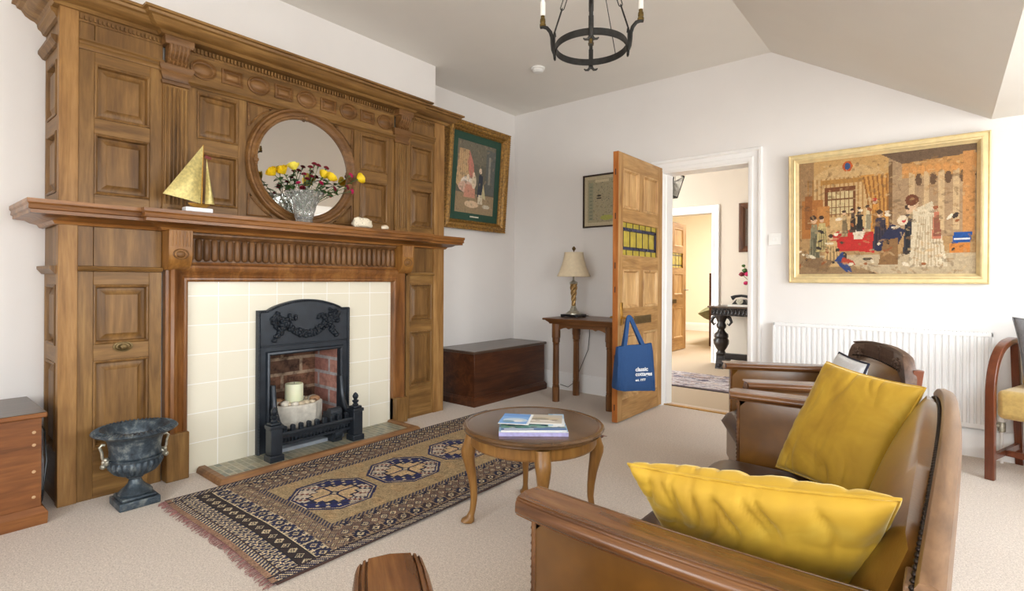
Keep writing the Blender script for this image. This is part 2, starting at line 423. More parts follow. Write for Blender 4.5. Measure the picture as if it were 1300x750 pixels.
# hall beyond the doorway and the room beyond that
struct('floor_hall', bx(-1.6, 4.15, .17, 7.1, -.12, .0), hallCarpet)
m = MB(); m.box(-1.5, .40, 2.7, 2.85, 0, 2.9); m.box(1.155, 4.0, 2.7, 2.85, 0, 2.9); m.box(.40, 1.155, 2.7, 2.85, 1.97, 2.9)
struct('wall_hall_back', m, plain('hall_wall_paint', lin(216,205,190), .8, 0, .008, 3))
struct('wall_hall_left', bx(-1.6, -1.5, .17, 2.7, 0, 2.9), wallM)
struct('wall_hall_right', bx(4.0, 4.15, .17, 2.85, 0, 2.9), wallM)
struct('ceiling_hall', bx(-1.6, 4.15, .17, 7.1, 2.72, 2.9), ceilM)
struct('trim_4', MB().mould([(1.155,2.7,0), (1.155,2.7,1.97), (.40,2.7,1.97), (.40,2.7,0)], (0,-1,0), AR), trimM, smooth=30)
warmW = plain('cream_wall_paint', lin(246,236,216), .8, 0, .008, 3)
struct('wall_bedroom_back', bx(-1.6, 3.0, 7.0, 7.1, 0, 2.9), warmW)
struct('wall_bedroom_left', bx(-1.6, -1.5, 2.85, 7.0, 0, 2.9), warmW)
struct('wall_bedroom_right', bx(2.9, 3.0, 2.85, 7.0, 0, 2.9), warmW)
struct('baseboard_bedroom', MB().mould([(-1.5,7.0,0), (2.9,7.0,0)], (0,0,1), SK), trimM)

# ------------------------------------------------------------------ panelling helpers
class Fr:
    def __init__(s, O, u, v, n): s.O, s.u, s.v, s.n = V(O), V(u), V(v), V(n)
    def p(s, a, b, h=0): return s.O + s.u*a + s.v*b + s.n*h
    def box(s, m, a0, a1, b0, b1, h0, h1):
        vs = [s.p(a, b, h) for a in (a0, a1) for b in (b0, b1) for h in (h0, h1)]
        m.add(vs, [(0,1,3,2),(4,6,7,5),(0,4,5,1),(2,3,7,6),(0,2,6,4),(1,5,7,3)])
RP = [(0,0), (0,.004), (.006,.007), (.012,.004), (.015,-.008), (.017,-.017), (.021,-.017), (.046,-.0045), (.049,-.001)]
def raised(m, F, a0, a1, b0, b1, rings=RP, sc=1):
    R = []
    for i, h in rings:
        i *= sc
        R.append([F.p(a0+i, b0+i, h), F.p(a1-i, b0+i, h), F.p(a1-i, b1-i, h), F.p(a0+i, b1-i, h)])
    m.loft(R, True, False)
    b = len(m.v) - 4; m.f.append((b, b+1, b+2, b+3))
def bay(root, F, a0, a1, b0, b1, pans, mv, mh, mp, depth=.02, sc=1, back=False):
    """stiles, rails and stacked raised panels; pans: (a0,a1,b0,b1) bottom to top, one or more per tier"""
    tiers = {}
    for q in pans: tiers.setdefault((q[2], q[3]), []).append(q)
    keys = sorted(tiers); A0 = min(q[0] for q in pans); A1 = max(q[1] for q in pans)
    def pc(nm, mat, *b): m_ = MB(); F.box(m_, *b, -depth, 0); part(nm, m_, mat, root, bev=.0015, bseg=1)
    pc('stile', mv, a0, A0, b0, b1); pc('stile', mv, A1, a1, b0, b1); z = b0
    for kz in keys + [(b1, b1)]:
        if kz[0] - z > 1e-4: pc('rail', mh, A0, A1, z, kz[0])
        z = kz[1]
    for kz in keys:
        qs = sorted(tiers[kz])
        for i in range(len(qs)-1): pc('stile', mv, qs[i][1], qs[i+1][0], kz[0], kz[1])
        for q in qs:
            pm_ = MB(); raised(pm_, F, *q, sc=sc); part('raised_panel', pm_, mp, root)

# ------------------------------------------------------------------ the panelled chimneypiece
X0 = .345
cp = thing('chimneypiece', 'tall carved honey-pine panelled chimneypiece with mantel shelf and round mirror, around the tiled fireplace', 'fireplace surround', (.345, -2.56, 0))
FF = Fr((X0, 0, 0), (0,1,0), (0,0,1), (1,0,0))
# corner posts
for y0, y1 in ((-3.775, -3.703), (-1.455, -1.345)):
    for z0, z1 in ((0, 1.32), (1.412, 2.336)):
        part('corner_post', bx(.305, X0+.008, y0, y1, z0, z1), postW, cp, bev=.003)
# left and right bays above and below the shelf
for a0, a1, p0, p1 in ((-3.705, -3.355, -3.642, -3.412), (-1.73, -1.455, -1.692, -1.472)):
    bay(cp, FF, a0, a1, 1.41, 2.165, [(p0, p1, 1.475, 1.768), (p0, p1, 1.842, 2.105)], pineV, pineH, pineDark)
    bay(cp, FF, a0, a1, 0, 1.10, [(p0, p1, .246, .665), (p0, p1, .745, 1.035)], pineV, pineH, pineDark)
    m = MB(); m.mould([(X0, a0, 2.16), (X0, a1, 2.16)], (0,0,1), [(0,0), (.008,0), (.012,.012), (.02,.02), (.02,.03), (.028,.038), (.028,.046), (0,.046)])
    part('band_moulding', m, pineH, cp, smooth=30); m = MB()
    m.mould([(X0, a0, 1.10), (X0, a1, 1.10)], (0,0,1), [(0,0), (.014,.002), (.02,.012), (.014,.024), (0,.026)])
    part('band_moulding', m, pineH, cp, smooth=30)
    for bb in ((a0, a0+.062, 2.205, 2.29, -.02, -.001), (a0+.064, a1, 2.205, 2.29, -.02, 0), (a0, a0+.062, 1.125, 1.32, -.02, -.002), (a0+.064, a1, 1.125, 1.32, -.02, -.006)):
        m = MB(); FF.box(m, *bb); part('frieze_board', m, pineDark, cp, bev=.0015, bseg=1)
# centre: two narrow panelled columns and a square field behind the mirror
for a0, a1, p0, p1 in ((-3.24, -2.925, -3.19, -2.972), (-2.195, -1.85, -2.145, -1.912)):
    bay(cp, FF, a0, a1, 1.41, 2.12, [(p0, p1, 1.475, 1.768), (p0, p1, 1.842, 2.095)], pineV, pineH, pineDark)
m = MB(); FF.box(m, -2.925, -2.195, 1.41, 2.12, -.02, -.008); part('mirror_backboard', m, pineDark, cp)
m = MB(); CY, CZ = -2.56, 1.777
for sy in (-1, 1):
    for sz in (-1, 1):
        pts = []
        for i in range(9):
            a = math.radians(31 + 28*i/8); pts.append(V((X0-.004, CY + sy*.405*math.cos(a), CZ + sz*.385*math.sin(a))))
        pts.append(V((X0-.004, CY+sy*.355, CZ+sz*.33)))
        m = MB().tube(pts, .006, 6, closed=True); part('spandrel_moulding', m, pineCarve, cp)
def ringlathe(prof, n=72):
    m = MB(); rings = []
    for i in range(n+1):
        a = 2*PI*i/n; rings.append([V((X0+h, CY+r*math.cos(a), CZ+r*math.sin(a))) for r, h in prof])
    return m.loft(rings, True, False)
mf = part('mirror_frame', ringlathe([(.306,-.006), (.306,.012), (.312,.02), (.322,.022), (.328,.012), (.345,.014), (.356,.026), (.366,.026), (.372,.014), (.372,-.006)]), pineCarve, cp)
m = MB()
for a in (0, PI/2, PI, 1.5*PI):
    m.sphere((X0+.024, CY+.318*math.cos(a), CZ+.318*math.sin(a)), .016, 10, 6, (.6,1,1))
    m.sphere((X0+.022, CY+.318*math.cos(a+.06), CZ+.318*math.sin(a+.06)), .011, 8, 6, (.6,1,1)); m.sphere((X0+.022, CY+.318*math.cos(a-.06), CZ+.318*math.sin(a-.06)), .011, 8, 6, (.6,1,1))
part('carved_rosettes', m, pineCarve, mf)
m = MB(); m.loft([[V((X0+h, CY+r*math.cos(2*PI*i/72), CZ+r*math.sin(2*PI*i/72))) for i in range(72)] for h, r in ((-.006,.31),(.004,.309))])
part('mirror_glass', m, mirrorM, cp, smooth=0, label='round mirror glass')
# carved frieze with ovals and rectangles, dentils above
fz = MB(); FF.box(fz, -3.24, -1.85, 2.118, 2.30, -.02, .0)
fz.mould([(X0, -3.24, 2.112), (X0, -1.85, 2.112)], (0,0,1), [(0,0), (.01,0), (.016,.012), (.024,.018), (.024,.03), (0,.032)])
fr = part('frieze_board', fz, pineH, cp, smooth=30)
for i in range(9):
    yc = -3.237 + .153*(i+.5); m = MB(); zc = 2.222
    if i % 2 == 0:
        ring = lambda ry, rz, h: [V((X0+h, yc+ry*math.cos(2*PI*j/32), zc+rz*math.sin(2*PI*j/32))) for j in range(32)]
        m.loft([ring(.068,.054,-.002), ring(.068,.054,.010), ring(.062,.048,.013), ring(.056,.042,.002), ring(.050,.036,.001), ring(.044,.030,.007), ring(.025,.018,.013), ring(.005,.004,.015)])
        part('oval_boss', m, pineCarve, fr, smooth=50)
    else:
        R = [(0,-.002), (0,.010), (.006,.013), (.012,.001), (.018,.001), (.022,.006), (.034,.013)]
        raised(m, FF, yc-.057, yc+.057, zc-.042, zc+.042, R); part('rectangular_boss', m, pineCarve, fr)
m = MB()
y = -3.235
while y < -1.86: FF.box(m, y, y+.011, 2.302, 2.326, 0, .016); y += .0195
y = -3.70
while y < -3.37: FF.box(m, y, y+.009, 2.30, 2.318, 0, .012); y += .0175
y = -1.725
while y < -1.46: FF.box(m, y, y+.009, 2.30, 2.318, 0, .012); y += .0175
FF.box(m, -3.705, -1.455, 2.29, 2.34, -.02, .003)
part('dentil_band', m, pineDark, cp)
CPATH = [(.0,-3.775), (X0,-3.775), (X0,-3.36), (X0+.05,-3.36), (X0+.05,-1.73), (X0,-1.73), (X0,-1.345), (.0,-1.345)]
CO = [(0,2.331), (.022,2.331), (.034,2.345), (.05,2.35), (.07,2.362), (.085,2.385), (.1,2.39), (.105,2.402), (.12,2.404), (.12,2.416), (0,2.416)]
m = MB().mould([(x, y, 0) for x, y in CPATH], (0,0,1), [(o, z) for o, z in CO if True])
m.box(X0-.03, X0+.05, -3.36, -1.73, 2.33, 2.415); m.box(.3, X0, -3.77, -1.35, 2.33, 2.415)
part('cornice', m, pineH, cp, smooth=30)
m = MB().mould([(.002,-3.768,0), (.31,-3.768,0)], (0,0,1), [(0,2.285), (.012,2.29), (.018,2.305), (.03,2.315), (.034,2.331), (0,2.331)]); part('band_moulding', m, pineX, cp, smooth=30)
SH = [(0,1.315), (.014,1.318), (.024,1.332), (.05,1.338), (.07,1.35), (.112,1.353), (.112,1.368), (.12,1.372), (.118,1.39), (.124,1.398), (.124,1.415), (0,1.415)]
m = MB().mould([(x, y, 0) for x, y in CPATH], (0,0,1), SH)
m.box(.3, X0+.05, -3.36, -1.73, 1.32, 1.415); m.box(.3, X0, -3.775, -1.345, 1.32, 1.415)
part('mantel_shelf', m, wood('shelf_pine', lin(98,60,26), lin(148,98,48), lin(178,126,70), 'y', .35, 1, .25), cp, smooth=30)
# pilasters with capitals and scrolls
for c in (-3.297, -1.79):
    m = MB(); w = .06
    FF.box(m, c-w, c+w, 1.415, 2.10, -.02, .012); FF.box(m, c-w-.004, c+w+.004, 1.415, 1.445, 0, .022)
    for j in range(6):
        yy = c - w + .012 + j*.0192
        m.tube([(X0+.013, yy, 1.46), (X0+.013, yy, 2.08)], .0068, 8)
    pl = part('pilaster', m, pineV, cp, bev=.001, bseg=1)
    m = MB().mould([(X0-.01, c-w, 0), (X0+.012, c-w, 0), (X0+.012, c+w, 0), (X0-.01, c+w, 0)], (0,0,1), [(0,2.092), (.006,2.095), (.008,2.11), (.002,2.116), (.004,2.128), (.010,2.145), (.014,2.152), (.012,2.162), (.02,2.178), (.021,2.195), (0,2.195)])
    m.box(X0, X0+.012, c-w, c+w, 2.09, 2.19)
    part('capital', m, pineCarve, pl, smooth=30)
    m = MB(); sp_ = [(0,2.195), (.03,2.197), (.045,2.21), (.04,2.225), (.05,2.24), (.066,2.26), (.07,2.29), (0,2.29)]
    m.loft([[V((X0+o, yy, z)) for o, z in sp_] for yy in (c-.048, c+.048)])
    for j in range(5): m.tube([(X0+o+.001, c-.038+j*.019, z) for o, z in sp_[1:7]], .006, 6)
    m.mould([(X0-.01, c-.055, 0), (X0+.055, c-.055, 0), (X0+.055, c+.055, 0), (X0-.01, c+.055, 0)], (0,0,1), [(0,2.288), (.008,2.29), (.014,2.305), (.014,2.33), (0,2.33)])
    m.box(X0-.01, X0+.055, c-.055, c+.055, 2.288, 2.33)
    part('scroll_bracket', m, pineCarve, pl, smooth=30)
    # corbel under the shelf
    m = MB(); cb_ = [(-.02,1.112), (.045,1.112), (.062,1.122), (.085,1.15), (.096,1.19), (.094,1.24), (.10,1.32), (-.02,1.32)]
    m.loft([[V((X0+o, yy, z)) for o, z in cb_] for yy in (c-.055, c+.055)])
    for j in range(6): m.tube([(X0+.0945, c-.04+j*.016, 1.235), (X0+.0985, c-.04+j*.016, 1.315)], .004, 6)
    co_ = part('corbel', m, wood('corbel_pine', lin(108,68,30), lin(156,108,52), lin(184,134,74), 'z', .4), cp, smooth=35)
    m = MB(); m.sphere((X0+.094, c, 1.195), .02, 14, 8, (.45,1.1,.9)); m.tube([(X0+.096+.0*i, c+.034*math.cos(i*PI/10), 1.195+.026*math.sin(i*PI/10)) for i in range(20)], .004, 6, closed=True)
    part('carved_boss', m, pineCarve, co_)
# fluted frieze under the shelf
m = MB(); FF.box(m, -3.24, -1.85, 1.115, 1.32, -.02, .004)
N_ = 34
for i in range(N_):
    yy = -3.222 + i*(1.356/(N_-1)); m.tube([(X0+.004, yy, 1.162), (X0+.004, yy, 1.168), (X0+.005, yy, 1.176), (X0+.005, yy, 1.275), (X0+.004, yy, 1.283), (X0+.004, yy, 1.289)], [.006,.014,.0185,.0185,.014,.006], 14)
m.mould([(X0+.004, -3.24, 1.285), (X0+.004, -1.85, 1.285)], (0,0,1), [(0,0), (.01,.002), (.02,.014), (.03,.02), (.03,.036), (0,.036)])
part('fluted_frieze', m, wood('fluted_pine', lin(84,56,30), lin(122,86,52), lin(148,110,72), 'z', .45), cp, smooth=40)
# bolection moulding round the tiles and its plinth blocks
BO = [(-.002,-.03), (-.002,.022), (.008,.03), (.018,.03), (.024,.022), (.046,.03), (.058,.046), (.072,.052), (.086,.046), (.092,.03), (.104,.024), (.104,-.03)]
m = MB().mould([(X0, -1.863, 0), (X0, -1.863, 1.053), (X0, -3.24, 1.053), (X0, -3.24, 0)], (1,0,0), BO)
part('fire_surround_moulding', m, wood('surround_pine', lin(86,50,22), lin(136,88,44), lin(168,120,68), 'z', .34, 1, .25), cp, smooth=35)
for y0, y1, h in ((-3.348, -3.238, .25), (-1.865, -1.752, .19)):
    m = MB(); m.box(X0-.02, X0+.058, y0, y1, 0, h); part('plinth_block', m, pineV, cp, bev=.006)
# oval brass pull
m = MB()
m.loft([[V((X0+h, -3.523+ry*math.cos(2*PI*j/24), .727+rz*math.sin(2*PI*j/24))) for j in range(24)] for h, ry, rz in ((-.004,.042,.027),(.005,.042,.027),(.006,.034,.02),(.002,.03,.017),(.003,.02,.012),(.018,.012,.011),(.026,.015,.014),(.030,.008,.008))])
part('oval_pull', m, bronze, cp, smooth=40, label='oval bronze pull')
# panelled left end
FS = Fr((0, -3.768, 0), (1,0,0), (0,0,1), (0,-1,0))
FS2 = Fr((0, -1.352, 0), (1,0,0), (0,0,1), (0,1,0))
for F in (FS, FS2):
    bay(cp, F, 0.002, X0-.035, 1.41, 2.165, [(.06, .27, 1.475, 1.768), (.06, .27, 1.842, 2.105)], pineV, pineX, pineDark)
    bay(cp, F, 0.002, X0-.035, 0, 1.10, [(.06, .27, .246, .665), (.06, .27, .745, 1.035)], pineV, pineX, pineDark)
for z0, z1 in ((1.10, 1.32), (2.165, 2.30)):
    for F in (FS, FS2): m = MB(); F.box(m, .002, .31, z0, z1, -.02, -.002); part('frieze_board', m, pineDark, cp)
for zz in (1.085, 2.165):
    m = MB(); m.mould([(.002,-3.768,zz), (.31,-3.768,zz)], (0,0,1), [(0,0), (.012,.002), (.022,.016), (.03,.026), (.03,.04), (0,.042)])
    part('band_moulding', m, pineDark, cp, smooth=30)

# ------------------------------------------------------------------ tiled slips, iron insert, firebox, hearth
m = MB(); m.box(.311, .334, -3.236, -2.83, 0, 1.052); m.box(.311, .334, -2.27, -1.866, 0, 1.052); m.box(.311, .334, -2.83, -2.27, .66, 1.052)
solo('tiled_fire_surround', m, tileM, 'cream glazed square tiles inside the pine moulding around the iron fireplace', 'tiles', loc=(.334, -2.56, 0))
fb = thing('brick_firebox', 'sooty brick recess of the open fireplace behind the iron surround', 'firebox', (.1, -2.55, 0))
part('back_wall', bx(.02, .05, -2.82, -2.28, 0, .70), brickBack, fb)
part('side_wall', bx(.02, .325, -2.83, -2.79, .0, .70), brickSide, fb); part('side_wall', bx(.02, .325, -2.31, -2.27, .0, .70), brickSide, fb)
part('lintel', bx(.02, .30, -2.83, -2.27, .645, .70), black, fb); part('floor_slab', bx(.02, .42, -2.79, -2.31, 0, .035), concrete, fb)
# hearth
he = thing('tiled_hearth', 'low mosaic-tiled hearth with a wooden kerb in front of the iron fireplace', 'hearth', (.5, -2.52, 0))
m = MB(); m.box(.335, .625, -3.15, -1.88, 0, .014); part('mosaic_tiles', m, hearthM, he)
m = MB().mould([(.345,-3.135,0), (.61,-3.135,0), (.61,-1.895,0), (.345,-1.895,0)], (0,0,1), [(0,0), (0,.024), (.006,.03), (.035,.03), (.045,.02), (.05,0)])
part('kerb', m, wood('kerb_wood', lin(104,68,40), lin(146,104,66), lin(172,130,90), 'y', .5), he, smooth=30)
# cast iron insert
ci = thing('cast_iron_fireplace', 'arched black cast-iron fireplace insert with fruit garland and low fire basket', 'fireplace', (.345, -2.547, 0))
yl, yr, zs, zt = -2.86, -2.234, .878, .94
def archz(y):
    t = (y - yl)/(yr - yl)
    if t < .1 or t > .9: return zs
    u = (t-.1)/.8; return zs + (zt-zs)*math.sin(PI*u)**.75
ys = [yl + (yr-yl)*i/40 for i in range(41)]
out = [(yl, 0)] + [(y, archz(y)) for y in ys] + [(yr, 0)]
# faces: strip per column above the opening, plus two legs
def colface(m, ya, yb, za0, zb0, za1, zb1, x0=.334, x1=.358):
    m.loft([[V((x0,ya,za0)), V((x0,yb,zb0)), V((x0,yb,zb1)), V((x0,ya,za1))], [V((x1,ya,za0)), V((x1,yb,zb0)), V((x1,yb,zb1)), V((x1,ya,za1))]])
m = MB(); m.box(.334, .358, yl, -2.785, 0, .60); m.box(.334, .358, -2.31, yr, 0, .60)
rb = [[V((.334,y,.60)), V((.358,y,.60)), V((.358,y,archz(y))), V((.334,y,archz(y)))] for y in ys]; m.loft(rb)
part('arched_plate', m, iron, ci, smooth=20)
m = MB()
edge = [V((.362, yl+.008, 0))] + [V((.362, min(max(y, yl+.008), yr-.008), archz(y)-.008)) for y in ys] + [V((.362, yr-.008, 0))]
m.tube(edge, .008, 6)
inner = [V((.36, -2.795, 0)), V((.36, -2.795, .61)), V((.36, -2.30, .61)), V((.36, -2.30, 0))]
m.mould(inner[::-1], (1,0,0), [(-.008,-.02), (-.008,.012), (0,.018), (.01,.014), (.016,0)])
m.tube([V((.36, yl+.02, .658)), V((.36, yr-.02, .658))], .006, 6)
L = 0; last = edge[0]
for a, b in zip(edge, edge[1:]):
    d = (b-a).length; kk = max(1, int(d/.016))
    for i in range(kk): m.sphere(a + (b-a)*i/kk + V((.006,0,0)), .0055, 6, 4)
part('beaded_border', m, iron, ci)
m = MB(); rnd = random.Random(3)
yc = -2.547
def cluster(y, z, s, n=7):
    for i in range(n): m.sphere((.362+rnd.uniform(0,.006), y+rnd.uniform(-s,s), z+rnd.uniform(-s,s)), rnd.uniform(.008,.014), 8, 6, (1.6,1,1))
for i in range(25):
    t = -1 + 2*i/24; cluster(yc+.155*t, .72+.08*t*t, .018, 6)
for sd in (-1, 1):
    for i in range(9): cluster(yc+sd*(.185+.02*math.sin(i)), .845-i*.018, .026-.0014*i, 7)
    for i in range(8): cluster(yc+sd*(.215-.018*i), .82+.012*math.sin(i*1.3), .012, 4)
    for i in range(5):
        a = sd*(.4+i*.5); m.tube([(.360, yc+sd*.185, .82), (.366, yc+sd*.185+.03*math.cos(a*2), .83+.03*math.sin(a*2)), (.361, yc+sd*.185+.05*math.cos(a*2+.5), .82+.04*math.sin(a*2+.5))], [.004,.007,.002], 6)
part('fruit_garland', m, iron, ci)
# curved cheeks from the plate down to the basket posts
for y in (-2.775, -2.312):
    m = MB(); pr_ = [(.0,.42), (.03,.42), (.036,.36), (.045,.30), (.065,.25), (.10,.20), (.15,.18), (.15,.10), (.0,.06)]
    m.loft([[V((.35+a, yy, b)) for a, b in pr_] for yy in (y-.012, y+.012)])
    m.tube([(.352+a, y, b+.002) for a, b in pr_[1:7]], .016, 8)
    part('curved_cheek', m, iron, ci, bev=.002)
for y in (-2.835, -2.29):
    m = MB(); c = (.520, y)
    m.box(c[0]-.042, c[0]+.042, y-.042, y+.042, .012, .05); m.box(c[0]-.034, c[0]+.034, y-.034, y+.034, .05, .2)
    m.box(c[0]-.04, c[0]+.04, y-.04, y+.04, .2, .222); m.box(c[0]-.03, c[0]+.03, y-.03, y+.03, .222, .236)
    ps = part('basket_post', m, iron, ci, bev=.004)
    m = MB().lathe([(.018,.234), (.02,.244), (.011,.252), (.02,.262), (.022,.27), (.01,.276), (.016,.286), (.02,.298), (.014,.312), (.004,.322)], (c[0], y, 0), 14)
    part('finial', m, iron, ps)
m = MB(); m.tube([(.535, -2.81, .158), (.535, -2.31, .158)], .012, 10)
m.box(.495, .512, -2.81, -2.31, .085, .10); m.box(.495, .512, -2.81, -2.31, .125, .152)
for i in range(20):
    yy = -2.79 + i*.0235; m.box(.499, .508, yy, yy+.007, .10, .126)
for i in range(9):
    yy = -2.765+i*.052; m.box(.492, .515, yy-.012, yy+.012, .15, .182); m.tube([(.492, yy, .186), (.515, yy, .186)], .013, 10)
part('fire_bars', m, iron, ci, bev=.001, bseg=1)
m = MB()   # scrolled damper box at the right of the basket
m.box(.36, .48, -2.43, -2.36, .016, .20); m.tube([(.44, -2.435, .20), (.44, -2.355, .20)], .03, 14); m.tube([(.445,-2.425,.07), (.445,-2.365,.07)], .053, 14)
part('ash_box', m, iron, ci, bev=.003)
# stone bowl, candle, shells
BC = (.285, -2.575)
m = MB(); rr = []
for r, z in ((.150,.036), (.165,.045), (.168,.12), (.168,.178), (.160,.185), (.14,.182), (.130,.172)):
    rr.append([V((BC[0]+r*.82*math.cos(2*PI*(i+.5)/8), BC[1]+r*math.sin(2*PI*(i+.5)/8), z)) for i in range(8)])
m.loft(rr)
solo('stone_bowl', m, stoneM, 'whitish faceted stone bowl standing in the fire basket', 'bowl', loc=(BC[0], BC[1], .035), bev=.006, smooth=20)
E3 = None
# grate floor, raised bowl
part('grate_floor', bx(.16, .50, -2.70, -2.34, .108, .128), iron, ci)
bo = bpy.data.objects['stone_bowl']; bo.location.z = .128
rnd = random.Random(11)
bo.data.transform(Matrix.Translation((0,0,0)))
m = MB().lathe([(.053,.262), (.056,.266), (.056,.388), (.053,.396), (.030,.398), (.024,.392), (.004,.391)], (BC[0], BC[1]-.015, 0), 32)
cd = thing('pillar_candle', 'thick cream pillar candle standing in the stone bowl inside the fireplace', 'candle', (BC[0], BC[1]-.015, .262))
part('wax', m, waxM, cd); part('wick', MB().tube([(BC[0], BC[1]-.015, .39), (BC[0]+.001, BC[1]-.014, .405)], .0015, 6), black, cd)
PB = [('tan pebble', lin(170,130,96)), ('white pebble', lin(222,214,200)), ('brown shell', lin(120,84,60)), ('pale shell', lin(206,190,164))]
pbm = [plain(n.replace(' ', '_'), c, .55, 0, .15, 40) for n, c in PB]
sides = ['left of', 'right of', 'in front of', 'behind']
for i in range(20):
    a = 2*PI*i/20 + .2; r = .095 + .03*rnd.random(); s_ = .016 + .013*rnd.random()
    p = (BC[0] + r*.8*math.cos(a), BC[1] + r*math.sin(a)*1.05, .272 + s_*.4)
    if i in (3, 4): s_ = .032
    q = rnd.randrange(4); m = MB().sphere((0,0,0), s_, 10, 7, (1, 1.25, .7), Matrix.Rotation(rnd.random()*3, 3, 'Z'))
    m.v = [tuple(V(v)*(1+.12*noise.noise(V(v)*60+V((i,0,0))))) for v in m.v]
    o = solo('pebble' if q < 2 else 'seashell', m, pbm[q], 'small %s among those ringing the cream candle in the stone bowl' % PB[q][0], 'pebble' if q < 2 else 'shell', group='pebbles and shells round the candle'); o.location = p

# ------------------------------------------------------------------ rug
RX0, RX1, RY0, RY1 = .665, 1.735, -3.43, -1.14
rw, rh = int((RY1-RY0)/.0055), int((RX1-RX0)/.0055)
cv = Canvas(rw, rh, (176,150,118)); Yc = RY0 + cv.x*(RY1-RY0); Xc = RX0 + cv.y*(RX1-RX0)
dX = np.minimum(Xc-RX0, RX1-Xc); dY = np.minimum(Yc-RY0, RY1-Yc)
TAN, NAVY, CRM, BRN, GOLD_, PUR = (178,150,114), (34,38,72), (206,188,154), (74,52,46), (186,152,98), (96,82,96)
def motif(mask, X, Y, cell, bg, fg, ct, diamond=False, alt=None):
    i = np.floor(X/cell); j = np.floor(Y/cell); u = (X/cell-i)*2-1; w = (Y/cell-j)*2-1
    cv.put(mask, bg); par = ((i+j) % 2 == 0)
    r = np.maximum(np.abs(u), np.abs(w)); d = np.abs(u)+np.abs(w)
    if diamond:
        cv.put(mask & (d < .95), fg); cv.put(mask & (d < .72), ct); cv.put(mask & (d < .42), fg); cv.put(mask & (d < .2), ct)
        if alt: cv.put(mask & par & (d < .95) & (d > .72), alt)
    else:
        fl = ((np.abs(u) < .34) & (np.abs(w) < .92)) | ((np.abs(w) < .34) & (np.abs(u) < .92)) | ((np.abs(np.abs(u)-np.abs(w)) < .22) & (r < .8))
        cv.put(mask & fl, fg)
        if alt: cv.put(mask & fl & par, alt)
        cv.put(mask & (d < .5), ct); cv.put(mask & (d < .24), fg)
allm = np.ones(Xc.shape, bool)
side = dX < .26
motif(allm, Xc-RX0, Yc-RY0, .062, TAN, NAVY, CRM, False, PUR)
cols = np.floor((Yc-RY0)/.031) % 4
cv.put(((np.sin((Yc*2+Xc)*2*PI/.031) > .55) & (np.sin((Yc-Xc*2)*2*PI/.047) > .2)), BRN, .5)
endm = Yc < RY0+.37
def band(a, b, fn): fn((Yc-RY0 >= a) & (Yc-RY0 < b))
def zig(c1, c2, per, thick=.5, wid=.02): return lambda mk: (cv.put(mk, c1), cv.put(mk & (((Xc/per + np.abs(((Yc-RY0)/wid) % 2 - 1)) % 1) < thick), c2))
for base, sgn in ((RY0, 1), (RY1, -1)):
    q = (Yc-base)*sgn
    def b2(a, b): return (q >= a) & (q < b)
    mk = b2(0, .02); cv.put(mk, (160,124,100))
    mk = b2(.02, .05); cv.put(mk, CRM); cv.put(mk & (((Xc/.02+q/.03) % 1) < .55), NAVY)
    cv.put(b2(.05, .056), BRN)
    mk = b2(.056, .115); cv.put(mk, CRM); cv.put(mk & ((np.abs(((Xc/.034) % 1)-.5)*2 + ((q-.056)/.029) % 1*.6) % 1 < .55), NAVY)
    cv.put(b2(.115, .122), (30,28,34))
    motif(b2(.122, .18), Xc-RX0, q-.122, .058, (54,40,40), (30,28,40), CRM, True)
    cv.put(b2(.18, .187), (30,28,34))
    motif(b2(.187, .261), Xc-RX0, q-.187, .074, CRM, NAVY, (196,176,140))
    motif(b2(.261, .335), Xc-RX0, q-.261, .037, (140,116,96), (34,34,70), (200,178,136), True, (84,56,60))
mid = (dY >= .335)
sb = mid & (dX < .24)
motif(sb & (dX > .055), dX-.055, Yc-RY0, .074, (158,134,106), (24,27,58), (212,194,158), False, (58,42,50))
q_ = ((np.floor((dX-.055)/.037) + np.floor((Yc-RY0)/.037)) % 2 == 0) & (np.abs(((dX-.055)/.037) % 1 - .5) + np.abs(((Yc-RY0)/.037) % 1 - .5) < .2); cv.put(sb & (dX > .055) & q_, (206,190,160), .8)
s2 = sb & (dX > .129) & (dX < .203); motif(s2, dX-.129, Yc-RY0, .0493, (120,98,84), (30,32,64), (206,188,152), True, (96,54,52))
e1 = (dX > .012) & (dX < .045) & (dY > .03); cv.put(e1, CRM); cv.put(e1 & ((((Yc)/.02+dX/.02) % 1) < .6), NAVY)
cv.put((dX < .012), (74,58,58)); cv.put((dX > .045) & (dX < .055), (60,46,48))
FX0, FX1, FY0, FY1 = RX0+.24, RX1-.26, RY0+.37, RY1-.37
fld = (Xc > FX0) & (Xc < FX1) & (Yc > FY0) & (Yc < FY1)
fr_ = (Xc > FX0-.03) & (Xc < FX1+.03) & (Yc > FY0-.035) & (Yc < FY1+.035)
cv.put(fr_, (150,130,104)); cv.put(fr_ & (((Xc/.022 + Yc/.022) % 1) < .55), NAVY)
cv.put(fld, (176,152,114))
nz_ = np.sin(Yc*40)*np.sin(Xc*23+Yc*9); cv.put(fld & (nz_ > .4), (182,150,108), .6)
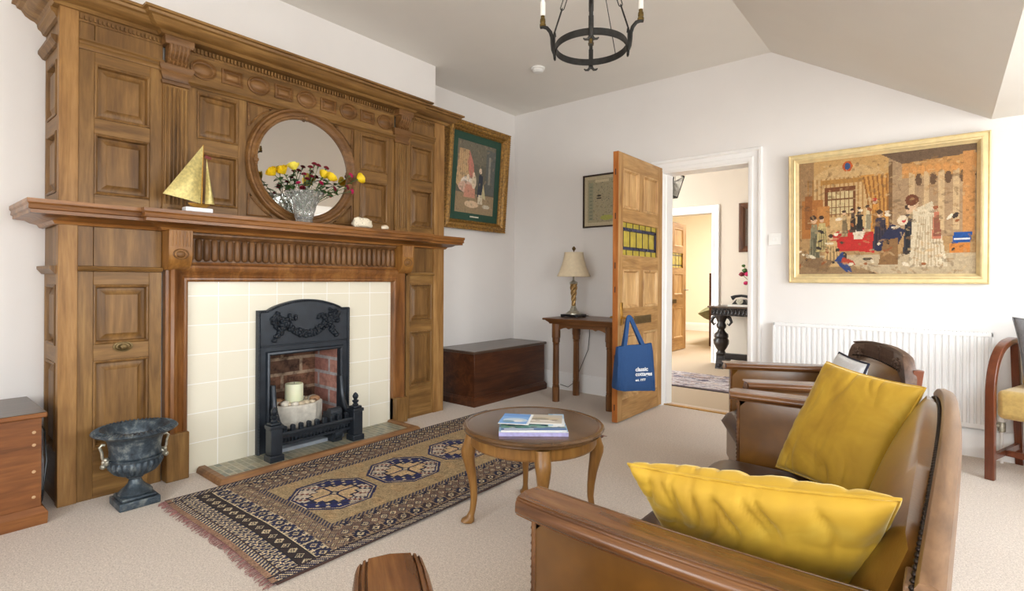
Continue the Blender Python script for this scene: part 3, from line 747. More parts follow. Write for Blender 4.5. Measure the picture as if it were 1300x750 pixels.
for my in (-2.875, -2.43, -1.985, -1.57):
    u = np.abs(Xc-1.185)/.188; w = np.abs(Yc-my)/.2; oc = np.maximum(np.maximum(u, w), (u+w)/1.42)
    cv.put(fld & (oc < 1.0), (30,36,84)); cv.put(fld & (oc < .93) & (oc > .90), CRM)
    inn = oc < .86
    mx, mw = (Xc-1.19), (Yc-my)
    ii = np.floor(mx/.016); jj = np.floor(mw/.016)
    q1 = (mx*mw > 0)
    cv.put(inn & q1, (202,188,168)); cv.put(inn & ~q1, (34,42,96))
    cv.put(inn & ((ii*7+jj*13) % 5 == 0), NAVY); cv.put(inn & ~q1 & ((ii*5+jj*3) % 7 == 0), CRM)
    cv.put(inn & q1 & ((ii*3+jj*11) % 7 == 0), (120,60,54))
    core = (np.maximum(np.abs(mx)/.075, np.abs(mw)/.095) < 1) | ((np.abs(mx) < .045) & (np.abs(mw) < .125)) | ((np.abs(mw) < .05) & (np.abs(mx) < .105))
    cv.put(core, (24,28,60))
    core2 = (np.maximum(np.abs(mx)/.066, np.abs(mw)/.086) < 1) | ((np.abs(mx) < .036) & (np.abs(mw) < .116)) | ((np.abs(mw) < .041) & (np.abs(mx) < .096))
    cv.put(core2, (206,176,134)); cv.put(core2 & (np.abs(mx) < .007), NAVY); cv.put(core2 & (np.abs(mw) < .007), NAVY)
    cv.put((np.abs(mx)+np.abs(mw) < .03), NAVY); cv.put((np.abs(mx)+np.abs(mw) < .016), CRM)
cv.a *= .9; cv.noise(.2, 3); cv.noise(.08, 5, 4)
def rwarp(pts, us, vs):
    pts = pts.copy(); Y_ = pts[...,1]; X_ = pts[...,0]
    pts[...,2] += .0015*np.sin(Y_*7+X_*3) + .0008*np.sin(X_*19+Y_*5)
    pts[...,0] += (.012*np.sin((Y_-RY0)*2.2))*(1) ; pts[...,1] += .008*np.sin(X_*6)
    return pts
rg = thing('patterned_rug', 'long worn oriental rug with navy octagons on tan, lying before the hearth', 'rug', (1.2, -2.3, 0))
canvas_mesh('woven_pile', cv, lambda u, v: (RX0+v*(RX1-RX0), RY0+u*(RY1-RY0), .012), rg, rugM, warp=rwarp)
m = MB(); m.box(RX0+.01, RX1-.005, RY0+.01, RY1-.01, .0005, .0085); part('backing', m, plain('rug_backing', lin(92,66,58), .95), rg)
m = MB(); rnd = random.Random(5)
for ybase, sg in ((RY0, -1), (RY1, 1)):
    x = RX0
    while x < RX1:
        ln = rnd.uniform(.012, .034); dx = rnd.uniform(-.012, .012); yb = ybase + .008*math.sin(x*6)
        m.tube([(x, yb-sg*.01, .009), (x+dx*.5, yb+sg*ln*.5, .007), (x+dx, yb+sg*ln, .003)], .0016, 4); x += .0065
o = part('fringe', m, plain('faded_red_fringe', lin(150,104,98), .95, 0, .2, 80), rg, smooth=0); o['kind'] = 'stuff'

# ------------------------------------------------------------------ chests
def chest(name, label, x0, x1, y0, y1, h, plM, topM, bw=.02):
    t_ = thing(name, label, 'chest', ((x0+x1)/2, (y0+y1)/2, 0))
    part('box', bx(x0+.012, x1-.012, y0+.012, y1-.012, .02, h-.022), plM, t_, bev=.002)
    part('lid', bx(x0-.003, x1+.004, y0-.006, y1+.006, h-.022, h), topM, t_, bev=.006)
    part('lid_top', bx(x0+.002, x1-.001, y0-.001, y1+.001, h-.001, h+.0015), chestTop, t_)
    m = MB().mould([(x0+.012,y0+.012,0), (x1-.012,y0+.012,0), (x1-.012,y1-.012,0), (x0+.012,y1-.012,0)], (0,0,1), [(-.005,0), (.018,0), (.02,.05), (.012,.062), (.004,.075), (-.005,.078)], closed=True)
    part('plinth', m, plM, t_, smooth=30)
    return t_
chest('blanket_chest', 'long low dark red-brown wooden chest in the alcove under the green-mounted picture', .035, .487, -1.118, -.092, .463, wood('dark_mahogany_chest', lin(46,24,14), lin(84,46,24), lin(114,68,38), 'y', .38, .8, .15), chestTop)
lc = chest('wooden_chest', 'pale knotty wooden chest cut off by the left edge of the photo', .04, .50, -4.95, -3.838, .483, chestW, chestW)
m = MB()
for y in (-3.875,):
    for z in (.40, .345, .23, .12, .06): m.sphere((.4885, y, z), .007, 8, 5, (.3,1,1))
part('wooden_pegs', m, plain('pale_peg', lin(196,160,120), .6), lc)
solo('power_cable', MB().tube([(.03,-3.80,.30), (.06,-3.785,.33), (.10,-3.786,.335), (.16,-3.788,.32), (.22,-3.79,.2), (.24,-3.81,.02), (.26,-3.82,.006)], .004, 8), blackP, 'thin black cable looping between the left chest and the panelling', 'cable')

# ------------------------------------------------------------------ cast iron urn
ux, uy = .553, -3.523
ur = thing('garden_urn', 'grey-black cast-iron garden urn with two handles, on the carpet before the panelling', 'urn', (ux, uy, 0))
m = MB(); m.box(ux-.082, ux+.082, uy-.082, uy+.082, 0, .036); m.box(ux-.07, ux+.07, uy-.07, uy+.07, .036, .05)
part('plinth', m, urnM, ur, bev=.005)
m = MB().lathe([(.068,.05), (.07,.058), (.06,.07), (.045,.082), (.03,.10), (.024,.118), (.034,.126), (.036,.132), (.028,.136)], (ux,uy,0), 40)
part('foot', m, urnM, ur)
m = MB().lathe([(.02,.134), (.05,.14), (.078,.155), (.096,.178), (.104,.20), (.104,.214), (.108,.218), (.108,.226), (.098,.23)], (ux,uy,0), 168, ru=lambda a, z: 1+.09*abs(math.sin(a*12))*(1 if .138 < z < .212 else 0))
part('gadrooned_bowl', m, urnM, ur, smooth=60)
m = MB().lathe([(.098,.226), (.104,.232), (.104,.24), (.102,.26), (.108,.30), (.118,.325), (.13,.335), (.15,.338), (.165,.345), (.172,.352), (.165,.358), (.138,.364), (.130,.358), (.118,.345), (.105,.32), (.098,.28), (.09,.25), (.01,.25)], (ux,uy,0), 96)
bd = part('body', m, urnM, ur, smooth=50)
m = MB()
for i in range(56):
    a = 2*PI*i/56; m.tube([(ux+.138*math.cos(a), uy+.138*math.sin(a), .3645), (ux+.152*math.cos(a), uy+.152*math.sin(a), .362), (ux+.168*math.cos(a), uy+.168*math.sin(a), .355)], [.003,.0055,.003], 6)
part('egg_and_dart_rim', m, urnM, bd)
for sg in (-1, 1):
    m = MB(); k_ = V((0, sg, 0)); c = V((ux, uy, 0))
    hp = [(.095,.215), (.118,.222), (.128,.245), (.130,.27), (.138,.295), (.128,.305), (.118,.302)]
    m.tube([c + k_*r + V((0,0,z)) for r, z in hp], .006, 8)
    m.sphere(c + k_*.112 + V((.0,0,.222)), .02, 10, 7, (.8,1,1)); m.sphere(c + k_*.126 + V((.004,0,.205)), .012); m.sphere(c + k_*.118 + V((.012,0,.235)), .010)
    part('handle', m, silver, ur, label='worn pale handle')

# ------------------------------------------------------------------ mantel ornaments
bt = thing('brass_sailboat', 'small brass sailing boat ornament on a white marble base on the mantel shelf', 'ornament', (.50, -3.235, 1.415))
m = MB(); m.box(.472, .528, -3.305, -3.175, 1.415, 1.437); part('marble_base', m, marble, bt, bev=.003, label='white marble base')
m = MB(); ring = lambda y, w, z0, z1: [V((.5-w, y, z1)), V((.5+w, y, z1)), V((.5+w*.6, y, z0)), V((.5-w*.6, y, z0))]
m.loft([ring(-3.285,.002,1.456,1.459), ring(-3.27,.014,1.443,1.459), ring(-3.235,.019,1.438,1.458), ring(-3.20,.014,1.443,1.459), ring(-3.18,.002,1.455,1.460)])
part('hull', m, brass, bt)
m = MB(); m.tube([(.5,-3.222,1.45), (.5,-3.215,1.772)], .003, 8); part('mast', m, brass, bt)
def sail(pa, pb, pc, bulge, nm, lab=None):
    m = MB(); n = 14; rows = []
    for s in (0, .0022):
        g = []
        for i in range(n+1):
            t_ = i/n; a = V(pa).lerp(V(pc), t_); b = V(pb).lerp(V(pc), t_)
            for j in range(n+1):
                u = j/n; p = a.lerp(b, u); p.x += bulge*math.sin(PI*u)*math.sin(PI*min(1, t_+.15))*(1-t_*.5) + s; g.append(p)
        b0 = len(m.v); m.v += [tuple(p) for p in g]
        for i in range(n):
            for j in range(n):
                q = b0 + i*(n+1)+j; m.f.append((q, q+1, q+n+2, q+n+1))
    o = part(nm, m, sailM, bt, smooth=60, label=lab); return o
sail((.5,-3.40,1.493), (.5,-3.228,1.462), (.5,-3.216,1.77), .02, 'mainsail')
sail((.5,-3.205,1.462), (.515,-3.165,1.462), (.505,-3.20,1.70), .022, 'jib')
m = MB(); m.loft([[V((.5,-3.205,1.722)), V((.5,-3.175,1.712)), V((.5,-3.178,1.700)), V((.5,-3.205,1.706))], [V((.502,-3.205,1.722)), V((.502,-3.175,1.712)), V((.502,-3.178,1.700)), V((.502,-3.205,1.706))]])
part('pennant', m, plain('dark_red_pennant', lin(120,40,40), .6), bt, label='small dark red pennant')
def rock(nm, lab, c, s, seed, mat):
    m = MB().sphere((0,0,0), 1, 28, 18)
    vs = []
    for v in m.v:
        p = V(v); k = 1 + .22*noise.noise(p*1.6+V((seed,0,0))) + .10*noise.noise(p*5+V((0,seed,0)))
        q = V((p.x*s[0]*k, p.y*s[1]*k, max(p.z, -.55)*s[2]*k)); vs.append(tuple(q))
    m.v = vs; z0 = min(v[2] for v in vs); m.v = [(a, b, c_-z0) for a, b, c_ in vs]
    o = solo(nm, m, mat, lab, 'shell', smooth=70); o.location = c; return o
cor = NT('pitted_shell'); vz = cor.n('ShaderNodeTexVoronoi'); vz.inputs['Scale'].default_value = 70; cor.l(cor.coord(), vz.inputs['Vector'])
cor.set(cor.ramp(vz.outputs['Distance'], [(.06, lin(128,112,92)), (.3, lin(238,228,206))]), .6); cor.bump(vz.outputs['Distance'], .5, .004)
rock('conch_shell', 'large speckled cream shell lying on the mantel shelf right of the flowers', (.475, -2.215, 1.4155), (.045,.078,.045), 2.2, cor.m)
rock('small_shell', 'small pale shell at the right on the mantel shelf, beside the large speckled shell', (.52, -2.06, 1.4155), (.018,.03,.018), 5.1, shellM)

# vase and flowers
vx, vy, vz0 = .46, -2.625, 1.4155
m = MB(); prof = [(.05,0), (.052,.01)] + [(.048+.03*(i/16)+.036*(i/16)**3, .016+.172*i/16) for i in range(17)]
inn_ = [(.108,.188), (.085,.16), (.070,.125), (.058,.08), (.045,.035), (.03,.025), (.002,.024)]
def cut(a, z): return 1 + (.085*abs(math.sin(7*a + z*38)) + .085*abs(math.sin(7*a - z*38)) - .08)*(1 if z > .02 else 0)
m.lathe(prof + inn_, (vx, vy, vz0), 64, ru=cut)
solo('crystal_vase', m, glassM, 'flared cut-crystal vase of roses and carnations in front of the round mirror', 'vase', loc=(vx, vy, vz0), smooth=25)
def flower(kind, tip, seed, lab):
    """tip: head centre in world; stem curves up from inside the vase"""
    rnd = random.Random(seed); tip = V(tip); base = V((vx + rnd.uniform(-.018,.018), vy + rnd.uniform(-.018,.018), vz0+.032))
    r_ = thing({'rose': 'yellow_rose', 'carnation': 'carnation'}[kind], lab, 'flower', tuple(base), 0, {'rose': 'yellow roses in the crystal vase', 'carnation': 'crimson and magenta carnations in the crystal vase'}[kind])
    rim = V((vx, vy, vz0+.17)) + V(((tip.x-vx)*.3, (tip.y-vy)*.33, 0)); 
    if (rim-V((vx,vy,rim.z))).length > .075: rim = V((vx,vy,rim.z)) + (rim-V((vx,vy,rim.z))).normalized()*.075
    pts = []
    for i in range(9):
        t_ = i/8; pts.append(base*(1-t_)**2 + rim*2*t_*(1-t_) + tip*t_*t_)
    part('stem', MB().tube(pts, .0022 if kind == 'rose' else .0016, 6), stemM, r_)
    d = (pts[-1]-pts[-2]).normalized(); Q = d.to_track_quat('Z', 'Y').to_matrix()
    m = MB()
    if kind == 'rose':
        R0 = .028
        for lay, (n, rr, open_, hh) in enumerate(((3,.35,.05,1.0),(4,.55,.12,.98),(5,.8,.28,.9),(6,1.0,.55,.78))):
            for i in range(n):
                a0 = 2*PI*i/n + lay*.7; half = PI/n*1.35; g = []
                for s in range(5):
                    t_ = s/4; row = []
                    for k2 in range(6):
                        a = a0 + half*(k2/5*2-1)*(1-.25*(t_-.4)**2); r = R0*rr*(.35+.65*math.sin(min(1,t_*1.1)*PI/2)) + R0*open_*t_*t_*.6
                        z = -R0*.6 + R0*1.75*hh*t_*(1-.18*abs(k2/5*2-1)**2)
                        row.append(Q @ V((r*math.cos(a), r*math.sin(a), z)) + tip)
                    g.append(row)
                m.loft(g, False, False)
        mat = roseM if rnd.random() < .8 else roseP
    else:
        for lay in range(4):
            n = 7
            for i in range(n):
                a0 = 2*PI*i/n + lay*.45; el = .25+.35*lay; R0 = .017*(1-.1*lay)
                c_ = V((math.cos(a0)*math.cos(el), math.sin(a0)*math.cos(el), math.sin(el))); s1 = V((-math.sin(a0), math.cos(a0), 0))
                m.add([Q @ V((0,0,-.004)) + tip, Q @ (c_*R0 - s1*.009) + tip, Q @ (c_*R0*1.12 + V((0,0,.002))) + tip, Q @ (c_*R0 + s1*.009) + tip], [(0,1,2,3)])
        mat = carnM if rnd.random() < .6 else pinkM
    part('petals', m, mat, r_, smooth=60)
    m = MB(); m.lathe([(.002,-.022), (.007,-.016), (.009,-.008), (.006,-.002)] if kind == 'rose' else [(.002,-.022), (.004,-.014), (.0055,-.004), (.004,0)], (0,0,0), 8); m.v = [tuple(Q @ V(v) + tip) for v in m.v]
    part('calyx', m, stemM, r_)
    m = MB()
    for i in range(9 if kind == 'rose' else 5):
        t_ = rnd.uniform(.5, .92); k2 = int(t_*8); p = pts[k2].lerp(pts[min(8,k2+1)], t_*8-k2); a = rnd.uniform(0, 2*PI); out = V((math.cos(a), math.sin(a), rnd.uniform(-.2,.7))).normalized()
        if p.x + out.x*.06 < .37: out.x = abs(out.x)
        ln, wd = (rnd.uniform(.035,.06), rnd.uniform(.012,.02)) if kind == 'rose' else (rnd.uniform(.03,.055), .004); sd = out.cross(V((0,0,1))).normalized()
        g = []
        for s in range(7):
            u = s/6; w_ = wd*math.sin(PI*u**.8)**.9 + .0004; c_ = p + out*ln*u + V((0,0,-.25*ln*u*u)); g.append([c_ - sd*w_ + V((0,0,w_*.3)), c_, c_ + sd*w_ + V((0,0,w_*.3))])
        m.loft(g, False, False)
    part('leaves', m, leafM, r_, smooth=60)
def at_x(px, py, x):
    """world point in the plane x = const seen near a given picture position (used to read sizes off the photograph)"""
    f_, yaw, roll, cy = 668.1, .68807, .00571, 355.3
    c_, s_ = math.cos(yaw), math.sin(yaw); fw = V((-s_, c_, 0)); r0 = V((c_, s_, 0)); u0 = V((0,0,1))
    r = r0*math.cos(roll)+u0*math.sin(roll); u = -r0*math.sin(roll)+u0*math.cos(roll)
    d = fw + r*((px-650)/f_) - u*((py-cy)/f_); C = V((3.5239, -4.3224, 1.07)); return C + d*((x-C.x)/d.x)
roses = [(346,219,.47,'yellow rose at the far left end of the bouquet'), (373,212,.44,'tallest yellow rose, at the top of the bouquet left of centre'), (359,217,.50,'yellow rose between the two others at the left of the bouquet'), (420,226,.50,'yellow rose right of centre above the vase rim'), (411,223,.44,'yellow rose tucked behind another one above the vase'), (456,227,.46,'pale yellow rose at the far right end of the bouquet, beyond the mirror frame')]
for i, (px, py, x, lab) in enumerate(roses): flower('rose', at_x(px, py, x), 10+i, lab)
carns = [(394,213,.45),(399,209,.42),(404,211,.47),(414,214,.44),(407,233,.55),(416,222,.42),(396,225,.5),(390,228,.52),(445,223,.46),(440,238,.5),(446,243,.48),(384,239,.52),(379,233,.47),(424,240,.5),(386,222,.43)]
for i, (px, py, x) in enumerate(carns): flower('carnation', at_x(px, py, x), 40+i, 'small crimson or magenta carnation among the many in the bouquet')

# ------------------------------------------------------------------ framed pictures
def framed(name, label, cat, O, U, Vv, Wd, Ht, prof, fm, inner, canvas, cmat, mount=None, glass=False, extra=None):
    """O = lower-left back corner on the wall; U,V unit axes, prof = [(inset, height)] from the outer edge"""
    O, U, Vv = V(O), V(U), V(Vv); N = U.cross(Vv)
    r_ = thing(name, label, cat, tuple(O + U*Wd/2))
    P = lambda a, b, h: O + U*a + Vv*b + N*h
    m = MB(); rings = []
    for i, h in prof: rings.append([P(i,i,h), P(Wd-i,i,h), P(Wd-i,Ht-i,h), P(i,Ht-i,h)])
    m.loft(rings + [rings[0]], True, False); part('frame', m, fm, r_, smooth=25)
    i = prof[-1][0]
    if mount:
        mm = MB(); q = mount[0]; d_ = .009
        for a0, a1, b0, b1 in ((i-.003, inner, i-.003, Ht-i+.003), (Wd-inner, Wd-i+.003, i-.003, Ht-i+.003), (inner, Wd-inner, i-.003, inner*1.0), (inner, Wd-inner, Ht-inner, Ht-i+.003)):
            vs = [P(a, b, h) for a in (a0, a1) for b in (b0, b1) for h in (.004, d_)]; mm.add(vs, [(0,1,3,2),(4,6,7,5),(0,4,5,1),(2,3,7,6),(0,2,6,4),(1,5,7,3)])
        part('mount', mm, mount[1], r_)
    j = inner if mount else i-.003
    canvas_mesh('picture', canvas, lambda u, v: P(j + u*(Wd-2*j), j + v*(Ht-2*j), .006), r_, cmat)
    return r_
# big needlework tapestry
cv = Canvas(190, 150, (170,134,92)); c = cv
c.rect(0,1,0,1,(176,140,94)); c.rect(0,.55,.55,1,(196,156,100)); c.ell(.30,.62,.30,.33,(204,168,116)); c.rect(.0,.1,.5,1,(160,126,88))
c.rect(.55,1,.3,1,(170,140,106)); c.rect(.62,1,.78,1,(190,140,84)); c.poly([(.5,1),(1,1),(1,.93),(.62,.9)],(112,90,70))
for i in range(18):
    x = .06+i*.028; c.rect(x, x+.010, .50, .84, (160,112,58), .7)
c.rect(.17,.36,.52,.76,(120,72,40)); c.rect(.185,.35,.53,.72,(208,186,138))
for i in range(7): c.rect(.185+i*.026,.190+i*.026,.50,.72,(120,80,46))
for z in (.58,.65): c.rect(.185,.35,z,z+.008,(120,80,46))
c.rect(.14,.50,.79,.83,(176,128,66)); c.poly([(.38,.84),(.56,.84),(.56,.35),(.50,.40),(.46,.6)],(196,142,74))
for i in range(6): c.poly([(.40+i*.026,.83),(.41+i*.026,.83),(.45+i*.02,.5),(.44+i*.02,.5)],(150,100,48))
c.rect(.545,.57,.3,.93,(120,90,60)); c.ell(.31,.93,.03,.045,(190,90,40)); c.ell(.31,.93,.018,.03,(60,86,130))
for i in range(5):
    x = .66+i*.075; c.rect(x,x+.03,.35,.82,(200,170,128)); c.ell(x+.05,.76,.018,.05,(104,78,56))
for i in range(9): c.ell(.64+i*.042,.84,.02,.035,(206,146,84)); 
c.rect(.93,.99,.3,.95,(196,140,84)); c.rect(0,1,0,.17,(190,170,138)); c.poly([(0,.0),(.5,.0),(.3,.1),(0,.2)],(150,122,88))
c.rect(.02,.16,.32,.66,(172,112,58)); c.rect(.04,.09,.4,.7,(150,96,50)); c.rect(.12,.2,.42,.6,(190,130,70))
c.poly([(.20,.31),(.24,.37),(.46,.40),(.47,.18),(.36,.20),(.25,.20)],(190,50,44)); c.poly([(.34,.38),(.42,.38),(.40,.30),(.35,.30)],(224,210,186))
rr = random.Random(4)
def figure(x, y, h, body, head=(214,176,140), hair=(70,50,40), w=.5):
    c.poly([(x-.16*h*w,y),(x+.18*h*w,y),(x+.1*h*w,y+.75*h),(x-.08*h*w,y+.75*h)], body)
    for i in range(4):
        xx = x + (-.1+.07*i)*h*w; c.poly([(xx,y+.02),(xx+.012,y+.02),(xx*.7+x*.3+.006,y+.6*h),(xx*.7+x*.3,y+.6*h)], tuple(int(v*.72) for v in body))
    c.ell(x, y+.84*h, .045*h, .075*h, head); c.ell(x-.01*h, y+.89*h, .05*h, .05*h, hair)
figure(.10,.13,.42,(140,132,104)); figure(.15,.20,.34,(196,176,120),w=.7); figure(.21,.07,.30,(206,170,116),w=1.1); figure(.29,.33,.24,(176,150,110)); figure(.34,.36,.22,(90,72,60))
figure(.38,.37,.22,(60,56,54)); figure(.43,.36,.24,(206,190,150)); figure(.47,.36,.30,(204,140,64),hair=(190,60,50)); figure(.50,.2,.36,(60,54,66),w=.8)
c.poly([(.46,.2),(.56,.42),(.64,.36),(.58,.18)],(44,46,72)); c.poly([(.49,.08),(.60,.08),(.60,.30),(.52,.28)],(140,104,66)); figure(.66,.17,.42,(54,54,60),w=.5)
c.poly([(.66,.06),(.86,.06),(.82,.38),(.78,.58),(.68,.52),(.67,.3)],(212,196,166)); c.ell(.68,.57,.03,.05,(214,180,146)); c.ell(.675,.60,.036,.045,(110,64,40)); c.ell(.625,.44,.03,.04,(226,206,176)); c.ell(.63,.44,.012,.018,(190,60,60))
for i in range(9): c.poly([(.68+i*.019,.07),(.686+i*.019,.07),(.72+i*.01,.5),(.716+i*.01,.5)],(180,158,126))
figure(.80,.28,.28,(196,120,92),hair=(150,80,50)); c.rect(.87,.97,.17,.24,(206,130,60)); c.poly([(.88,.24),(.97,.25),(.98,.33),(.89,.33)],(34,80,150)); c.rect(.89,.97,.27,.28,(220,220,220))
c.poly([(.23,.12),(.30,.02),(.34,.02),(.28,.2)],(50,70,120)); c.poly([(.27,.1),(.36,.08),(.34,.12),(.28,.15)],(180,70,50)); c.poly([(.02,.08),(.18,.02),(.22,.12),(.08,.16)],(134,106,76)); c.ell(.43,.13,.03,.012,(60,60,56))
for i in range(46):
    x, y = rr.random()*.95, .05+rr.random()*.5; c.ell(x,y,.006+.008*rr.random(),.008+.02*rr.random(),rr.choice([(60,50,44),(224,210,180),(150,90,50),(230,216,190)]), rr.random()*3)

for i in range(420):
    x, y = rr.random(), rr.random()*.95; c.ell(x,y,.004+.008*rr.random(),.006+.02*rr.random(),rr.choice([(120,92,60),(190,150,104),(150,112,70),(206,176,130),(96,74,54)]), rr.random()*3, .45)
c.a *= .85; c.noise(.06, 2); c.noise(.05, 9, 3)
framed('gilt_framed_tapestry', 'large figurative needlework tapestry in a wide gold frame above the radiator', 'picture', (2.638, -.004, 1.062), (1,0,0), (0,-.035,1), 1.098, .925,
       [(0,0), (0,.03), (.006,.034), (.012,.026), (.03,.030), (.038,.040), (.046,.036), (.052,.022), (.062,.012), (.064,.004)], gold, 0, cv, tapM)
# left picture (leans forward from the alcove wall)
cv = Canvas(110, 150, (96,92,78)); c = cv
c.rect(0,1,0,.28,(150,128,98)); c.rect(.0,1,.7,1,(110,104,88)); c.rect(.75,1,.3,.95,(92,94,90)); c.rect(.82,.87,.45,.85,(140,136,124))
c.poly([(.05,.88),(.3,.88),(.32,.45),(.12,.3),(.0,.4)],(196,164,120)); c.poly([(.3,.88),(.42,.7),(.46,.5),(.34,.5),(.26,.7)],(190,120,104))
for i in range(6): c.poly([(.05+i*.045,.88),(.07+i*.045,.88),(.05+i*.05,.45),(.04+i*.05,.45)],(166,128,90))
c.ell(.28,.42,.16,.09,(222,210,196)); c.ell(.26,.36,.2,.08,(206,170,150)); c.poly([(.2,.22),(.5,.22),(.48,.4),(.24,.4)],(196,138,116)); c.ell(.45,.45,.06,.1,(214,196,170)); c.ell(.44,.55,.03,.035,(226,196,170))
c.poly([(.55,.25),(.68,.22),(.68,.55),(.58,.58)],(40,48,62)); c.ell(.61,.62,.04,.04,(220,196,170)); c.poly([(.66,.25),(.78,.22),(.70,.45)],(190,180,140)); c.poly([(.57,.15),(.7,.15),(.68,.28),(.58,.28)],(210,196,170))
c.ell(.42,.13,.18,.05,(210,182,150)); c.ell(.8,.12,.1,.03,(200,190,170)); c.ell(.3,.5,.04,.04,(226,206,180))

rr = random.Random(21)
for i in range(240): c.ell(rr.random(), rr.random(), .008+.02*rr.random(), .006+.02*rr.random(), rr.choice([(84,80,66),(120,110,88),(150,134,106),(70,70,62),(176,150,120)]), rr.random()*3, .35)
c.noise(.12, 6)
th = math.radians(4.2)
pr_l = framed('green_mounted_print', 'tall ornate gilt-framed figurative print with green mount, in the alcove beside the chimneypiece', 'picture', (.03, -1.09, 1.545), (0,1,0), (math.sin(th),0,math.cos(th)), .838, .975,
       [(0,-.02), (0,.045), (.008,.055), (.02,.05), (.034,.062), (.05,.055), (.066,.03), (.076,.034), (.084,.022), (.088,.006)], gilt2, .155, cv, printM, mount=(0, greenMount))
O = V((.03,-1.09,1.545)); U = V((0,1,0)); Vv = V((math.sin(th),0,math.cos(th))); N = U.cross(Vv)
m = MB(); per = []
def along(a, b, n): return [(a[0]+(b[0]-a[0])*i/n, a[1]+(b[1]-a[1])*i/n) for i in range(n)]
q = .006
for a, b in (((q,q),(.838-q,q)), ((.838-q,q),(.838-q,.975-q)), ((.838-q,.975-q),(q,.975-q)), ((q,.975-q),(q,q))): per += along(a, b, 44)
for a, b in per: m.sphere(O+U*a+Vv*b+N*.052, .0085, 7, 5, (1,1,1))
part('beaded_moulding', m, gilt2, pr_l); m = MB(); per = []; q = .07
for a, b in (((q,q),(.838-q,q)), ((.838-q,q),(.838-q,.975-q)), ((.838-q,.975-q),(q,.975-q)), ((q,.975-q),(q,q))): per += along(a, b, 50)
for a, b in per: m.sphere(O+U*a+Vv*b+N*.036, .005, 6, 4)
part('beaded_moulding', m, gilt2, pr_l)
m = MB(); vs = [O+U*a+Vv*b+N*h for a in (.36,.478) for b in (.118,.130) for h in (.009,.012)]; m.add(vs, [(0,1,3,2),(4,6,7,5),(0,4,5,1),(2,3,7,6),(0,2,6,4),(1,5,7,3)])
part('title_plate', m, plain('cream_title', lin(214,208,190), .6), pr_l, label='small cream title strip')
# old map behind the door
cv = Canvas(110, 110, (176,164,136)); c = cv; c.rect(0,1,0,1,(196,184,154)); c.rect(.07,.93,.07,.93,(170,160,132)); rr = random.Random(8)
for i in range(420):
    x, y = .08+rr.random()*.84, .08+rr.random()*.84; c.ell(x,y,.005+.012*rr.random(),.003+.008*rr.random(),rr.choice([(136,130,108),(150,138,104),(120,120,104),(160,156,120)]), rr.random()*3)
c.rect(.10,.20,.12,.86,(150,150,126)); 
for i in range(10): c.rect(.115,.185,.14+i*.07,.16+i*.07,(120,124,104))
c.ell(.33,.60,.05,.018,(60,54,46)); c.ell(.33,.55,.055,.018,(70,62,52)); c.ell(.5,.16,.14,.05,(170,172,90)); c.rect(.25,.55,.86,.92,(206,194,160)); c.noise(.07, 3)
framed('framed_map', 'small old map in a thin dark frame, half hidden by the pine door', 'picture', (.855, -.002, 1.568), (1,0,0), (0,0,1), .50, .495,
       [(0,0), (0,.018), (.004,.02), (.012,.02), (.014,.006)], plain('dark_thin_frame', lin(52,36,28), .4), 0, cv, printM)
# ------------------------------------------------------------------ pine door standing open into the room
dr = thing('panelled_door', 'stripped-pine panelled door with yellow leaded glass, standing open into the room', 'door', (1.645, 0, 0))
DX0, DX1, DL, DZ0, DZ1 = 1.603, 1.648, .80, .012, 2.035
TI = [(.17, .66), (.86, 1.155), (1.265, 1.515), (1.62, 1.92)]
for xs, n_ in ((DX1, 1), (DX0, -1)):
    F = Fr((xs, 0, 0), (0,-1,0), (0,0,1), (n_,0,0))
    pans = []
    for z0, z1 in (TI[0], TI[1], TI[3]): pans += [(.10, .375, z0, z1), (.455, .725, z0, z1)]
    for b in [(.003, .10, DZ0, DZ1), (.725, DL-.002, DZ0, DZ1)] + [(.375, .455) + TI[i] for i in (0,1,3)]:
        m = MB(); F.box(m, *b, -.021, 0); part('stile', m, doorV, dr, bev=.0015, bseg=1)
    for z0, z1 in ((DZ0, .17), (.66, .86), (1.155, 1.265), (1.515, 1.62), (1.92, DZ1)):
        m = MB(); F.box(m, .10, .725, z0, z1, -.021, 0); part('rail', m, doorY, dr, bev=.0015, bseg=1)
    for q in pans:
        m = MB(); raised(m, F, *q, rings=[(0,0), (.004,.004), (.012,.003), (.018,-.008), (.024,-.016), (.03,-.0165)]); part('door_panel', m, doorP, dr)
part('edge_strip', bx(DX0+.001, DX1-.001, -DL-.001, -DL+.003, DZ0, DZ1), doorEdge, dr, label='darker orange pine edge')
m = MB()
for z in (.10, .47, .98, 1.16, 1.53, 1.86): m.box(DX0+.017, DX0+.025, -DL-.0022, -DL, z, z+.045)
part('tenon_ends', m, plain('dark_tenon', lin(70,34,18), .6), dr)
m = MB(); F = Fr((DX1, 0, 0), (0,-1,0), (0,0,1), (1,0,0)); F.box(m, .10, .725, 1.265, 1.515, -.03, -.018)
gl = part('leaded_glass', m, yg, dr, label='yellow leaded glass with blue bands')
m = MB()
for x_h in (-.0165, -.0315):
    F.box(m, .10, .725, 1.465-.012, 1.465+.010, x_h-.001, x_h+.001); F.box(m, .10, .725, 1.318-.010, 1.318+.010, x_h-.001, x_h+.001)
    F.box(m, .10, .14, 1.318, 1.465, x_h-.001, x_h+.001)
part('blue_bands', m, blueG, gl)
m = MB()
